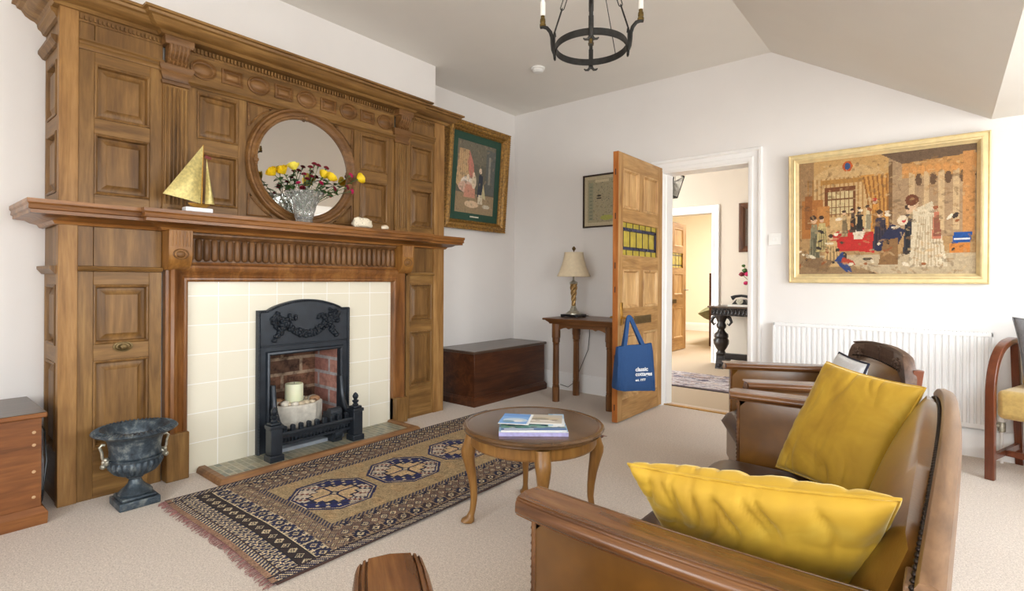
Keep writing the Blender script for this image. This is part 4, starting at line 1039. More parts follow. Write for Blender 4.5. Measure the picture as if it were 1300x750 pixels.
for x_h in (-.0155, -.0325):
    for a in (.14, .25, .36, .47, .58, .69): F.box(m, a-.004, a+.004, 1.32, 1.465, x_h-.001, x_h+.001)
    for a in (.2, .31, .42, .53, .64): F.box(m, a-.004, a+.004, 1.475, 1.515, x_h-.001, x_h+.001); F.box(m, a-.004, a+.004, 1.265, 1.308, x_h-.001, x_h+.001)
    for z in (1.475, 1.453, 1.328, 1.308): F.box(m, .10, .725, z-.003, z+.003, x_h-.001, x_h+.001)
    F.box(m, .10, .107, 1.265, 1.515, x_h-.001, x_h+.001); F.box(m, .718, .725, 1.265, 1.515, x_h-.001, x_h+.001)
part('lead_cames', m, lead, gl)
for xs, n_ in ((DX1, 1), (DX0, -1)):
    F = Fr((xs, 0, 0), (0,-1,0), (0,0,1), (n_,0,0)); m = MB(); F.box(m, .725, .76, .735, .905, 0, .005)
    bp = part('door_handle', m, brass if n_ > 0 else brass, dr, bev=.002, label='brass lever handle')
    m = MB(); c0 = F.p(.742, .79, .005); m.tube([c0, c0+V((n_*.035,0,0)), c0+V((n_*.045,.008,0)), c0+V((n_*.046,.03,.002)), c0+V((n_*.046,.10,.0))], [.008,.007,.008,.008,.007], 10)
    part('lever', m, brass, bp)
m = MB(); F = Fr((DX1, 0, 0), (0,-1,0), (0,0,1), (1,0,0)); F.box(m, .23, .54, .728, .792, 0, .004); F.box(m, .25, .52, .738, .782, .004, .007)
part('letter_plate', m, bronze, dr, bev=.002, label='dark brass letter plate')

# ------------------------------------------------------------------ blue tote bag on the door handle
tb = thing('tote_bag', 'blue canvas tote bag with white lettering hanging from the pine door handle', 'bag', (1.74, -.76, .26))
bz0, bz1, by0, by1, bx0 = .285, .60, -.965, -.60, 1.70
rot = Matrix.Translation((1.79,-.82,0)) @ Matrix.Rotation(math.radians(-34), 4, 'Z') @ Matrix.Translation((-1.725,.775,0)) 
m = MB(); rings = []
for i, (z, dx, dy) in enumerate([(.29,.05,.0), (.283,.055,.002), (.30,.06,.004), (.36,.058,.0), (.45,.045,-.004), (.54,.03,-.008), (.605,.018,-.012), (.605,.012,-.016), (.54,.024,-.014), (.40,.045,-.01), (.31,.05,-.01)]):
    r = []
    for k2 in range(40):
        a = 2*PI*k2/40; cy_, sx_ = math.cos(a), math.sin(a)
        e = .35 ; yy = (abs(cy_)**e)*math.copysign(1, cy_); xx = (abs(sx_)**e)*math.copysign(1, sx_)
        cre = .008*math.sin(k2*1.7+z*20) * (1 if z < .6 else .3)
        r.append(V((1.725 + (dx+cre)*xx, -.775 + (.152+dy)*yy, z + (.012*math.cos(a) if z > .5 else -.012*math.cos(a)))))
    rings.append(r)
m.loft(rings, True, True); m.xf(rot); part('bag_body', m, tote, tb, smooth=50)
for sx in (-1, 1):
    m = MB(); pts = []
    for i in range(25):
        t_ = i/24; y = -.86 + .17*t_; hook = 1-abs(2*t_-1)**2.2
        pts.append(V((1.725+sx*.018*(1-hook*.8)-.055*hook, (y+.775)*(1-.55*hook)-.775-.01*hook, .57+.235*hook)))
    for a, b in zip(pts, pts[1:]): pass
    rings = [[p+V((-.0015,0,0))+V((0,-.016*(1-.3*0),0)), p+V((.0015,0,0))+V((0,-.016,0)), p+V((.0015,0,0))+V((0,.016,0)), p+V((-.0015,0,0))+V((0,.016,0))] for p in pts]
    # keep strap width perpendicular to its run
    rings = []
    for i, p in enumerate(pts):
        t_ = (pts[min(24,i+1)] - pts[max(0,i-1)]).normalized(); w_ = t_.cross(V((1,0,0))).normalized()*.014
        rings.append([p-w_-V((.0015,0,0)), p+w_-V((.0015,0,0)), p+w_+V((.0015,0,0)), p-w_+V((.0015,0,0))])
    m.loft(rings); m.xf(rot); part('strap', m, tote, tb, smooth=50)
def text_mesh(name, s, size, M, mat, parent, ext=.0006, bold=0, label=None):
    cu = bpy.data.curves.new(name, 'FONT'); cu.body = s; cu.size = size; cu.extrude = ext; cu.offset = bold; cu.resolution_u = 2; cu.space_line = .85
    o = bpy.data.objects.new(name, cu); COL.objects.link(o)
    dg = bpy.context.evaluated_depsgraph_get(); me = bpy.data.meshes.new_from_object(o.evaluated_get(dg)); bpy.data.objects.remove(o)
    me.materials.clear(); me.materials.append(mat); me.transform(M); me.transform(W[parent].inverted())
    q = bpy.data.objects.new(name, me); COL.objects.link(q); q.parent = parent; W[q] = W[parent]
    if label: q['label'] = label
    return q
TM = Matrix(((0,0,1,1.783),(1,0,0,-.795),(0,1,0,.425),(0,0,0,1)))
tx = text_mesh('printed_lettering', 'classic\ncottages', .040, rot @ TM, white, tb, bold=.0012)
TM2 = Matrix(((0,0,1,1.784),(1,0,0,-.795),(0,1,0,.355),(0,0,0,1)))
text_mesh('printed_lettering', 'est. 1977', .022, rot @ TM2, white, tb, bold=.0008)

# ------------------------------------------------------------------ side table behind the door, lamp and cable
st_ = thing('side_table', 'small oak table with arched aprons against the wall behind the pine door', 'table', (1.13, -.33, 0))
tx0, tx1, ty0, ty1, tz = .775, 1.50, -.56, -.06, .738
m = MB(); m.box(tx0, tx1, ty0, ty1, tz-.018, tz); part('tabletop', m, oakX, st_, bev=.007, bseg=3)
m = MB().mould([(tx0+.06,ty0+.05,0),(tx1-.06,ty0+.05,0),(tx1-.06,ty1-.05,0),(tx0+.06,ty1-.05,0)], (0,0,1), [(-.01,tz-.05),(.008,tz-.05),(.012,tz-.04),(.03,tz-.025),(.035,tz-.018),(-.01,tz-.018)], closed=True)
part('edge_moulding', m, oakX, st_, smooth=30)
lx = (tx0+.095, tx1-.095); ly = (ty0+.085, ty1-.085)
for x in lx:
    for y in ly:
        m = MB(); w = .027
        def oct_(r, z): return [V((x+r*math.cos(PI/8+PI/4*i)*1.08, y+r*math.sin(PI/8+PI/4*i)*1.08, z)) for i in range(8)]
        m.loft([oct_(.030,0), oct_(.030,.13), oct_(.024,.135), oct_(.030,.142), oct_(.024,.15), oct_(.027,.157), oct_(.025,.50), oct_(.030,.507), oct_(.024,.514), oct_(.032,.525), oct_(.032,.56), oct_(.036,.565), oct_(.036,.69)])
        part('leg', m, oakZ, st_, smooth=20)
def apron(horizontal, a0, a1, c):
    m = MB(); n = 24; th_ = .02; top = tz-.045
    cols = []
    for i in range(n+1):
        t_ = i/n; a = a0 + (a1-a0)*t_; e = min(t_, 1-t_)*(a1-a0)
        z = .655 if e > .12 else (.655 - .075*(1-math.sqrt(max(0, 1-((.12-e)/.12)**2))) if e > .02 else .575)
        if .118 < e < .14: z = .645
        cols.append((a, z))
    rings = []
    for a, z in cols:
        if horizontal: rings.append([V((a,c-th_/2,z)), V((a,c+th_/2,z)), V((a,c+th_/2,top)), V((a,c-th_/2,top))])
        else: rings.append([V((c-th_/2,a,z)), V((c+th_/2,a,z)), V((c+th_/2,a,top)), V((c-th_/2,a,top))])
    m.loft(rings); return m
part('apron', apron(True, lx[0], lx[1], ly[0]), oakX, st_); part('apron', apron(True, lx[0], lx[1], ly[1]), oakX, st_)
part('apron', apron(False, ly[0], ly[1], lx[0]), oakY, st_); part('apron', apron(False, ly[0], ly[1], lx[1]), oakY, st_)
LX, LY = .925, -.28
lp = thing('table_lamp', 'table lamp with flared cream shade and twisted gilt column on the side table', 'lamp', (LX, LY, tz))
m = MB(); m.box(LX-.085, LX+.085, LY-.085, LY+.085, tz+.008, tz+.026)
for sx in (-1,1):
    for sy in (-1,1): m.box(LX+sx*.07-.014, LX+sx*.07+.014, LY+sy*.07-.014, LY+sy*.07+.014, tz, tz+.01)
part('plinth', m, blackP, lp, bev=.003, label='black square plinth')
m = MB().lathe([(.07,.026), (.07,.036), (.055,.042), (.05,.052), (.036,.058), (.030,.075), (.022,.085), (.026,.092), (.02,.1)], (LX,LY,tz), 32); part('stepped_foot', m, silver, lp)
m = MB(); rings = []
for i in range(50):
    t_ = i/49; z = .095 + .205*t_; R_ = .015+.016*t_**1.2; ring = []
    for k2 in range(32):
        a = 2*PI*k2/32; ring.append(V((LX+R_*(1+.22*math.cos(4*(a-t_*6.5)))*math.cos(a), LY+R_*(1+.22*math.cos(4*(a-t_*6.5)))*math.sin(a), tz+z)))
    rings.append(ring)
m.loft(rings); part('twisted_column', m, plain('champagne_gilt', lin(196,160,104), .3, .75, .15, 40), lp, smooth=60)
m = MB().lathe([(.03,.298), (.036,.305), (.038,.315), (.028,.32), (.014,.325), (.010,.335), (.007,.34), (.007,.40), (.012,.405), (.012,.44)], (LX,LY,tz), 24); m.tube([(LX,LY,tz+.44),(LX,LY,tz+.605)], .003, 6)
part('stem', m, silver, lp)
m = MB(); rings = []
sp2 = [(.152,.365), (.155,.368), (.155,.374), (.135,.41), (.112,.47), (.096,.53), (.088,.575), (.09,.58), (.088,.585), (.085,.58), (.086,.575), (.094,.53), (.11,.47), (.133,.41), (.151,.372)]
def ru(a, z): return 1 - .03*abs(math.sin(3*a))
m.lathe(sp2, (LX,LY,tz), 60, cap=False, ru=ru); m.loft([[V((LX+r*ru(2*PI*i/60,0)*math.cos(2*PI*i/60), LY+r*ru(2*PI*i/60,0)*math.sin(2*PI*i/60), tz+z)) for i in range(60)] for r, z in (sp2[-1], sp2[0])], True, False)
part('lamp_shade', m, shadeM, lp, smooth=30)
part('finial', MB().lathe([(.004,.59), (.006,.6), (.016,.612), (.018,.622), (.010,.634), (.003,.64)], (LX,LY,tz), 12), bronze, lp)
pts = [(LX+.01,-.20,tz+.006),(LX+.03,-.08,tz+.004),(LX+.03,-.045,tz-.01),(LX+.02,-.035,.55),(LX+.01,-.04,.42),(.86,-.05,.24),(.80,-.06,.10),(.72,-.05,.04),(.62,-.035,.05)]
solo('lamp_cable', MB().tube(pts, .003, 8), blackP, 'thin black lamp cable drooping under the side table to the socket by the chest', 'cable')

# ------------------------------------------------------------------ round coffee table
cx, cy = 2.108, -2.445
ct = thing('coffee_table', 'round wooden coffee table on four cabriole legs, by the rug', 'table', (cx, cy, 0))
part('tabletop', MB().lathe([(.01,.402), (.285,.402), (.298,.405), (.306,.411), (.305,.417), (.312,.420), (.314,.426), (.309,.432), (.298,.434), (.292,.431), (.284,.432), (.01,.432)], (cx,cy,0), 96), tabW, ct, smooth=25)
part('apron', MB().lathe([(.262,.352), (.276,.352), (.28,.36), (.28,.402), (.262,.402)], (cx,cy,0), 96), tabL, ct, smooth=25)
ll = [(.262,.400,.036), (.268,.375,.036), (.275,.35,.036), (.287,.325,.034), (.290,.30,.030), (.282,.26,.025), (.272,.21,.0205), (.264,.15,.017), (.262,.10,.0145), (.268,.055,.0135), (.278,.028,.017), (.288,.016,.026), (.290,.008,.027), (.288,.001,.020)]
for q in range(4):
    a = PI/4 + q*PI/2; d = V((math.cos(a), math.sin(a), 0)); s_ = V((-d.y, d.x, 0)); m = MB(); rings = []
    for r, z, w in ll:
        c_ = V((cx,cy,0)) + d*r; ring = []
        for k2 in range(16):
            b = 2*PI*k2/16; e = .8; cc = abs(math.cos(b))**e*math.copysign(1, math.cos(b)); ss = abs(math.sin(b))**e*math.copysign(1, math.sin(b))
            ring.append(c_ + d*(w*cc*(1.0 if z > .02 else 1.1)) + s_*(w*.92*ss) + V((0,0,z)))
        rings.append(ring)
    m.loft(rings); part('leg', m, tabL, ct, smooth=50)

# brochures on the coffee table
A = math.radians(39.4); sxo = V((2.145, -2.50, .4325))
def leaflet(name, label, dx, dy, z0, z1, w, d, rz, cv, side, group=None):
    c_ = sxo + V((math.cos(A)*dx - math.sin(A)*dy, math.sin(A)*dx + math.cos(A)*dy, 0)); c_.z = z0
    r_ = thing(name, label, 'brochure' if 'brochure' in name else 'book', tuple(c_), A+math.radians(rz), group)
    m = MB(); m.box(-w/2, w/2, -d/2, d/2, 0, z1-z0); part('pages', m, side, r_, world=False)
    o = canvas_mesh('cover', cv, lambda u, v: (0,0,0), None, printM) if False else None
    M_ = W[r_]; P = lambda u, v: tuple(M_ @ V(((u-.5)*w, (v-.5)*d, z1-z0+.0006)))
    canvas_mesh('cover', cv, P, r_, printM); return r_
paper = plain('page_edges', lin(226,222,216), .7, 0, .03, 200)
cv = Canvas(70, 50, (150,190,222)); rr = random.Random(3)
for i in range(90): cv.ell(rr.random(), rr.random(), .05, .05, rr.choice([(120,170,214),(226,236,240),(90,150,180),(120,140,90),(200,210,214),(70,110,150)]), rr.random()*3, .8)
cv.rect(0,1,0,.06,(236,238,242))
leaflet('book', 'thick pale-blue book with purple-tinted spine at the bottom of the pile on the coffee table', 0, -.035, .4325, .448, .285, .205, 0, cv, plain('lilac_spine', lin(176,170,214), .5, 0, .1, 60))
cv = Canvas(70, 50, (120,160,150)); 
for i in range(70): cv.ell(rr.random(), rr.random(), .06, .05, rr.choice([(70,110,90),(60,90,130),(220,226,220),(110,150,100),(90,96,104)]), rr.random()*3, .8)
cv.rect(0,1,0,.18,(86,120,170)); cv.rect(.05,.5,.06,.12,(230,232,236))
leaflet('brochure', 'green and blue brochure in the middle of the pile on the coffee table', .0, -.025, .4495, .4535, .27, .20, 1, cv, paper, 'brochures on the coffee table')
cv = Canvas(50, 70, (226,230,234)); cv.rect(0,1,.6,1,(170,200,226)); cv.rect(.0,.3,0,1,(120,170,200)); cv.ell(.6,.4,.2,.15,(210,190,170)); 
leaflet('brochure', 'narrow pale brochure sticking out at the right of the pile on the coffee table', .105, .025, .455, .458, .07, .19, -4, cv, paper, 'brochures on the coffee table')
cv = Canvas(50, 70, (190,180,166)); c = cv; c.ell(.6,.55,.35,.2,(196,180,150)); c.ell(.5,.5,.2,.14,(150,140,120)); c.ell(.8,.4,.12,.04,(90,60,46),.4); c.rect(0,1,.0,.1,(232,228,222)); c.ell(.55,.3,.3,.1,(224,216,206)); c.ell(.45,.33,.05,.02,(80,70,64))
leaflet('brochure', 'beige brochure with a pale photo cover lying aslant near the top of the pile', .035, .02, .4595, .4625, .19, .145, -7, cv, paper, 'brochures on the coffee table')
cv = Canvas(50, 60, (120,170,226)); c = cv; c.rect(0,1,.7,1,(96,150,216)); c.ell(.5,.35,.4,.2,(196,212,226)); c.ell(.6,.3,.16,.1,(230,230,232)); c.ell(.3,.2,.2,.1,(110,150,170)); c.rect(.93,1,0,1,(236,240,242))
leaflet('brochure', 'sky-blue brochure on top at the left of the pile on the coffee table', -.07, .005, .464, .467, .13, .16, -10, cv, paper, 'brochures on the coffee table')

# ------------------------------------------------------------------ leather seating: shared rails
def rail_prof(w=.058, t=.028):
    h = [(0,t), (w*.62,t), (w*.64,t-.0045), (w*.67,t-.0045), (w*.695,t-.0005), (w*.77,t-.001), (w*.79,t-.0055), (w*.825,t-.0055), (w*.85,t-.003), (w*.94,t*.72), (w,t*.45), (w*.97,t*.16), (w*.88,t*.0), (w*.8,t*.02), (w*.78,-.006), (w*.5,-.008)]
    return h + [(-a, b) for a, b in h[::-1][:-1]]
def arm_rail(x0, x1, y, z, n=16, bow=.0, w=.058):
    """rail along local X, front end at x0, rounded"""
    m = MB(); rings = []; P_ = rail_prof(w)
    for i in range(n+1):
        t_ = i/n; x = x0 + (x1-x0)*t_; s = 1.0 if i > 1 else (.93, .99)[i]
        yy = y + bow*math.sin(PI*t_)
        rings.append([V((x + (.016*(a/w)**2 if i < 3 else 0), yy+a*s, z+b)) for a, b in P_])
    return m.loft(rings)
def nail_row(m, pts, step=.016, r=.0045):
    pts = [V(p) for p in pts]; acc = 0
    for a, b in zip(pts, pts[1:]):
        L_ = (b-a).length; d = acc
        while d < L_: m.sphere(a+(b-a)*(d/L_), r, 6, 4); d += step
        acc = d-L_
def puffed(f, n=20, m_=14):
    """closed slab surface from f(u,v,side) with side in (-1,1)"""
    m = MB(); g = {}
    for s in (-1, 1):
        for i in range(n+1):
            for j in range(m_+1):
                if s == 1 and (i in (0,n) or j in (0,m_)): g[(s,i,j)] = g[(-1,i,j)]; continue
                g[(s,i,j)] = len(m.v); m.v.append(tuple(f(i/n, j/m_, s)))
        for i in range(n):
            for j in range(m_): m.f.append((g[(s,i,j)], g[(s,i+1,j)], g[(s,i+1,j+1)], g[(s,i,j+1)]))
    return m

# ------------------------------------------------------------------ sofa
SY0, SY1 = -3.50, -2.015
sf = thing('leather_sofa', 'small brown leather sofa with wooden arm rails and nail-studded arched back, in the foreground', 'sofa', (3.2, (SY0+SY1)/2, 0))
for y, nm in ((-3.445, 'near'), (-2.07, 'far')):
    m = arm_rail(2.842, 3.53, y, .598, bow=(-.012 if y < -3 else .012)); ar = part('arm_rail', m, railX, sf, smooth=50)
    sgn = -1 if y < -3 else 1
    def fa(u, v, s):
        x = 2.882 + .64*u; z = .12 + .48*v; b = (math.sin(PI*u)*math.sin(PI*v))**.35
        return V((x, y + s*(.022+.012*b), z))
    part('arm_panel', puffed(fa, 16, 12), leather, sf, smooth=60)
    m = MB()
    for s in (-1, 1):
        m.tube([(2.882, y+s*.022, .12), (2.882, y+s*.022, .595)], .005, 6)
    m.box(2.874, 2.89, y-.02, y+.02, .06, .595)
    part('arm_front', m, railX, sf)
    m = MB(); nail_row(m, [(2.874, y-.016, .1), (2.874, y-.016, .592)]); nail_row(m, [(2.874, y+.016, .1), (2.874, y+.016, .592)]); nail_row(m, [(2.89, y+sgn*.024, .59), (3.5, y+sgn*.024, .59)])
    part('nail_heads', m, nailM, sf, smooth=60)
def backz(y):
    t_ = (y-SY0)/(SY1-SY0); return .70 + .085*math.sin(PI*min(max(t_,0),1))**.8
def backx(y):
    t_ = (y-SY0)/(SY1-SY0); return 3.517 + .024*math.sin(PI*min(max(t_,0),1))
def fbk(u, v, s):
    y = -3.40 + 1.29*u; zt_ = backz(y)-.028; z = .36 + (zt_-.36)*v; b = (math.sin(PI*u)**.3)*(math.sin(PI*min(1,v*.9+.08))**.5)
    xf_ = 3.37 + (backx(y)-.036-3.37)*v; return V((xf_ - .055*b if s < 0 else xf_+.05*(1-v*.6)+.03, y, z))
part('back_cushion', puffed(fbk, 32, 18), leather, sf, smooth=70)
m = MB(); rings = []
for i in range(41):
    y = SY0 + (SY1-SY0)*i/40; z = backz(y); x = backx(y)
    rings.append([V((x-.020, y, z-.040)), V((x-.021, y, z-.010)), V((x-.016, y, z-.002)), V((x-.004, y, z)), V((x+.010, y, z-.006)), V((x+.013, y, z-.03)), V((x+.004, y, z-.085)), V((x-.02, y, z-.085))])
m.loft(rings); part('top_rail', m, railY, sf, smooth=45)
m = MB(); nail_row(m, [(backx(SY0+(SY1-SY0)*i/60)-.024, SY0+(SY1-SY0)*i/60, backz(SY0+(SY1-SY0)*i/60)-.030) for i in range(1, 60)], .0145, .0052); part('nail_heads', m, nailM, sf, smooth=60)
m = MB(); rings = []
for i in range(41):
    y = SY0+.01 + (SY1-SY0-.02)*i/40; rings.append([V((3.46,y,.08)), V((3.50,y,.08)), V((backx(y)-.002,y,backz(y)-.07)), V((backx(y)-.03,y,backz(y)-.07))])
m.loft(rings); part('back_panel', m, leather, sf)
for y in (-3.445, -2.07):   # rear posts
    m = MB(); rings = [[V((x-.028,y-.03,z)), V((x+.012,y-.03,z)), V((x+.012,y+.03,z)), V((x-.028,y+.03,z))] for x, z in ((3.49,0), (3.495,.3), (3.505,.55), (3.512,.68))]; m.loft(rings)
    part('rear_leg', m, railY, sf, bev=.003)
def fst(u, v, s):
    x = 2.80 + .60*u; y = -3.405 + 1.30*v; b = (min(1,u*8)*min(1,(1-u)*8)*min(1,v*14)*min(1,(1-v)*14))**.5
    return V((x, y, .30 + s*.0 + (.075*b**.6 if s > 0 else -.06*b**.6)))
part('seat_cushion', puffed(fst, 30, 44), leatherD, sf, smooth=70)
m = MB(); m.box(2.845, 3.48, -3.40, -2.11, .12, .26); part('seat_base', m, leather, sf, bev=.008)
m = MB(); m.tube([(2.806, -3.40, .302), (2.800, -3.3, .302), (2.800,-2.2,.302), (2.806,-2.11,.302)], .006, 8); part('piping', m, nailM, sf)
for y in (-3.445, -2.07):
    part('front_leg', MB().lathe([(.018,0), (.026,.01), (.02,.03), (.028,.06), (.03,.12)], (2.90,y,0), 16), railX, sf)

# ------------------------------------------------------------------ velvet cushions
def cushion(root, C4, thick, mat, seed, n=26, pinch=.07, crease=.010, fat=.85):
    """C4: BL, BR, TR, TL corners; puffed square with pulled corners"""
    BL, BR, TR, TL = [V(p) for p in C4]; N = (BR-BL).cross(TL-BL).normalized()
    def f(u, v, s):
        # pull edges inwards between the corners
        eu, ev = (2*u-1), (2*v-1); uu = u + pinch*(eu)*(-(1-ev*ev))*.55; vv = v + pinch*(ev)*(-(1-eu*eu))*.55
        p = BL*(1-uu)*(1-vv) + BR*uu*(1-vv) + TR*uu*vv + TL*(1-uu)*vv
        b = max(0, (1-eu**2))**.5 * max(0, (1-ev**2))**.5; b = b**fat
        w = noise.noise(V((u*3.1+seed, v*3.4, s*.7)))*.5 + noise.noise(V((u*9+seed, v*4, s)))*.35 + noise.noise(V((u*22+seed, v*7, s)))*.2
        ridge = (1-abs(noise.noise(V((u*8.3+1.1*noise.noise(V((v*3,seed,u*2))), v*1.6+seed, s*1.3)))))**9
        edge = -1.5*math.exp(-((1-abs(ev))*2.0)**2)*ridge - .5*math.exp(-((1-abs(eu))*2.4)**2)*(1-abs(noise.noise(V((u*1.6, v*10+seed, s)))))**9
        return p + N*(s*(thick*b + crease*(w*b**.5 + edge*b**.7)))
    cv_ = part('cover', puffed(f, n*2, n*2), mat, root, smooth=180)
    K = 40; loop = [f(i/K,0,1) for i in range(K)] + [f(1,i/K,1) for i in range(K)] + [f(1-i/K,1,1) for i in range(K)] + [f(0,1-i/K,1) for i in range(K)]
    part('seam', MB().tube(loop, .0035, 6, closed=True), mat, cv_, smooth=60)
    return cv_
cu = thing('velvet_cushion', 'mustard velvet square cushion propped upright in the far corner of the leather sofa', 'cushion', (3.25, -2.25, .38), group=None)
C4 = [(3.045,-2.195,.385), (3.345,-2.44,.395), (3.480,-2.262,.745), (3.19,-2.085,.775)]
cushion(cu, C4, .06, mustard, 1.3, 32, .05, .008, .62)
m = MB(); 
def zipline(C4, a, b, nn=30, r=.0022): return None
cu2 = thing('velvet_cushion', 'mustard velvet oblong cushion leaning against the near arm of the leather sofa', 'cushion', (3.2, -3.27, .38))
C4 = [(3.06,-3.10,.39), (3.42,-3.10,.39), (3.474,-3.335,.742), (3.024,-3.335,.694)]
cushion(cu2, C4[::1], .070, mustard, 4.7, 40, .07, .013, .68)

# ------------------------------------------------------------------ carved leather armchairs
def armchair(name, label, loc, rz, crest_mat):
    r_ = thing(name, label, 'armchair', loc, rz)
    kw = dict(world=False)
    for sy in (-1, 1):
        m = arm_rail(-.35, .30, sy*.28, .596); part('arm_rail', m, railX, r_, smooth=50, **kw)
        def fa(u, v, s): 
            b = (math.sin(PI*u)*math.sin(PI*v))**.35; return V((-.30+.59*u, sy*.28 + s*(.02+.014*b), .10+.498*v))
        part('arm_panel', puffed(fa, 14, 10), leather, r_, smooth=60, **kw)
        m = MB(); m.box(-.31, -.292, sy*.28-.018, sy*.28+.018, .0, .594); part('front_leg', m, railX, r_, bev=.003, **kw)
        m = MB(); m.loft([[V((x-.02,sy*.28-.02,z)), V((x+.02,sy*.28-.02,z)), V((x+.02,sy*.28+.02,z)), V((x-.02,sy*.28+.02,z))] for x, z in ((.30,0), (.29,.3), (.315,.56), (.335,.70))]); part('rear_leg', m, walnut, r_, bev=.003, **kw)
    def fs(u, v, s):
        b = (min(1,u*7)*min(1,(1-u)*7)*min(1,v*7)*min(1,(1-v)*7))**.5; return V((-.36+.60*u, -.25+.5*v, .31+(.08*b**.6 if s > 0 else -.06*b**.6)))
    part('seat_cushion', puffed(fs, 24, 24), leatherD, r_, smooth=70, **kw)
    m = MB(); m.box(-.33, .28, -.25, .25, .12, .27); part('seat_base', m, leather, r_, bev=.008, **kw)
    def fb_(u, v, s):
        y = -.235+.47*u; zt_ = .70 - .25*(y)**2*1.2; z = .35+(zt_-.35)*v; b = (math.sin(PI*u)*math.sin(PI*min(1,v*.92+.06)))**.4; xm = .245+.075*v
        return V((xm + s*.0 - (.045*b if s < 0 else -.015), y, z))
    part('backrest', puffed(fb_, 20, 14), leather, r_, smooth=70, **kw)
    m = MB(); rings = []    # crest rail with rounded shoulders
    for i in range(33):
        y = -.305+.61*i/32; e = abs(y)/.305; zt_ = .775 - .03*e**2 - .075*max(0,(e-.82)/.18)**2; zb = .672 - .03*e**2 - (.10*max(0,(e-.72)/.28)**1.2)
        xx = .335 - .03*e*e; rings.append([V((xx-.02,y,zb)), V((xx-.024,y,zt_-.008)), V((xx-.016,y,zt_)), V((xx+.012,y,zt_)), V((xx+.02,y,zt_-.008)), V((xx+.016,y,zb))])
    m.loft(rings); cr = part('crest_rail', m, crest_mat, r_, smooth=40, **kw)
    m = MB()
    for i in range(8):
        for sg in (-1, 1):
            y = sg*(.032+.0155*i) ; m.tube([(.3105-.02*(y/.305)**2, y-.005*sg, .692), (.309-.02*(y/.305)**2, y+.003*sg, .762)], .0042, 6)
    for sg in (-1,1):
        for i in range(16):
            a = i*.8; rr_ = .006+.0016*i; m.sphere((.307-.02*.6, sg*(.205+rr_*math.cos(a)*1.8), .712+rr_*math.sin(a)*1.0), .006, 7, 5)
    m.tube([(.309, .016*math.cos(2*PI*i/16), .728+.034*math.sin(2*PI*i/16)) for i in range(16)], .0045, 6, closed=True); m.sphere((.309,0,.738), .007, 8, 6)
    m.tube([(.3105-.02*(y/.305)**2, y, .778-.03*(y/.305)**2) for y in [(-.26+.52*i/20) for i in range(21)]], .004, 6)
    part('carving', m, crest_mat, cr, **kw)
    m = MB(); nail_row(m, [(.28, -.235+.47*i/20, .708-.3*(-.235+.47*i/20)**2) for i in range(21)]); part('nail_heads', m, nailM, r_, **kw)
    return r_
carve = wood('weathered_carved_oak', lin(66,46,38), lin(104,80,66), lin(140,116,98), 'y', .5, 1, .1)
a1 = armchair('leather_armchair', 'brown leather armchair with carved wooden crest behind the sofa, before the radiator', (3.01, -1.42, 0), math.radians(26.6), carve)
a2 = dup(a1, (2.962, -4.214, 0), math.radians(-34), 'leather armchair of which only a grooved wooden arm tip shows, at the bottom edge')
wc = thing('white_cushion', 'white cushion with dark piping on the armchair behind the sofa', 'cushion', (3.13, -1.62, .38))
R_ = Matrix.Translation((3.01,-1.42,0)) @ Matrix.Rotation(math.radians(26.6), 4, 'Z')
loc = [R_ @ V(p) for p in ((.08,.15,.40), (.08,-.19,.40), (.19,-.19,.705), (.19,.15,.712))]
cushion(wc, loc, .055, whiteFab, 8.8, 14, .05, .004)
m = MB(); l4 = loc; pts = []
for a, b in ((0,1),(1,2),(2,3),(3,0)):
    for i in range(10):
        t_ = i/10; e = 4*t_*(1-t_); c_ = (l4[0]+l4[1]+l4[2]+l4[3])/4; p = l4[a].lerp(l4[b], t_); pts.append(p + (c_-p)*.05*e*.8)
m.tube(pts, .005, 6, closed=True); part('piping', m, navy, wc, label='dark navy piping')

# ------------------------------------------------------------------ bentwood armchair at the right edge
bw = thing('bentwood_armchair', 'armchair with curved dark wooden arms and khaki upholstery, at the right edge', 'armchair', (3.95, -.36, 0))
f_ = V((-.33,-.944,0)).normalized(); s_ = V((.944,-.33,0)); o_ = V((3.72,-.455,0))
def BP(a, b, z): return o_ + s_*a - f_*b + V((0,0,z))      # a across, b towards the back
for a in (0, .54):
    m = MB(); path = [(0,0), (0,.2), (0,.42), (.006,.51), (.03,.59), (.075,.655), (.14,.702), (.22,.728), (.32,.738), (.38,.735)]
    sm = []
    for i in range(len(path)-1):
        for k2 in range(4):
            t_ = k2/4; P0, P1, P2, P3 = path[max(0,i-1)], path[i], path[i+1], path[min(len(path)-1,i+2)]
            sm.append(tuple(.5*((2*P1[q])+(-P0[q]+P2[q])*t_+(2*P0[q]-5*P1[q]+4*P2[q]-P3[q])*t_*t_+(-P0[q]+3*P1[q]-3*P2[q]+P3[q])*t_**3) for q in (0,1)))
    sm.append(path[-1]); rings = []
    for i, (b, z) in enumerate(sm):
        p0, p1 = sm[max(0,i-1)], sm[min(len(sm)-1,i+1)]; d = V((p1[0]-p0[0], p1[1]-p0[1], 0)).normalized(); nb, nz = -d.y, d.x; w = .017
        rings.append([BP(a+sa*.021, b+nb*w*sw, z+nz*w*sw) for sa, sw in ((-1,-1),(1,-1),(1,1),(-1,1))])
    m.loft(rings); part('bent_arm', m, walnut, bw, bev=.004, smooth=40)
    m = MB(); m.loft([[BP(a+sa*.018, b+sb*.016, z) for sa, sb in ((-1,-1),(1,-1),(1,1),(-1,1))] for b, z in ((.46,0), (.42,.3), (.36,.745))]); part('rear_leg', m, walnut, bw, bev=.003)
m = MB(); 
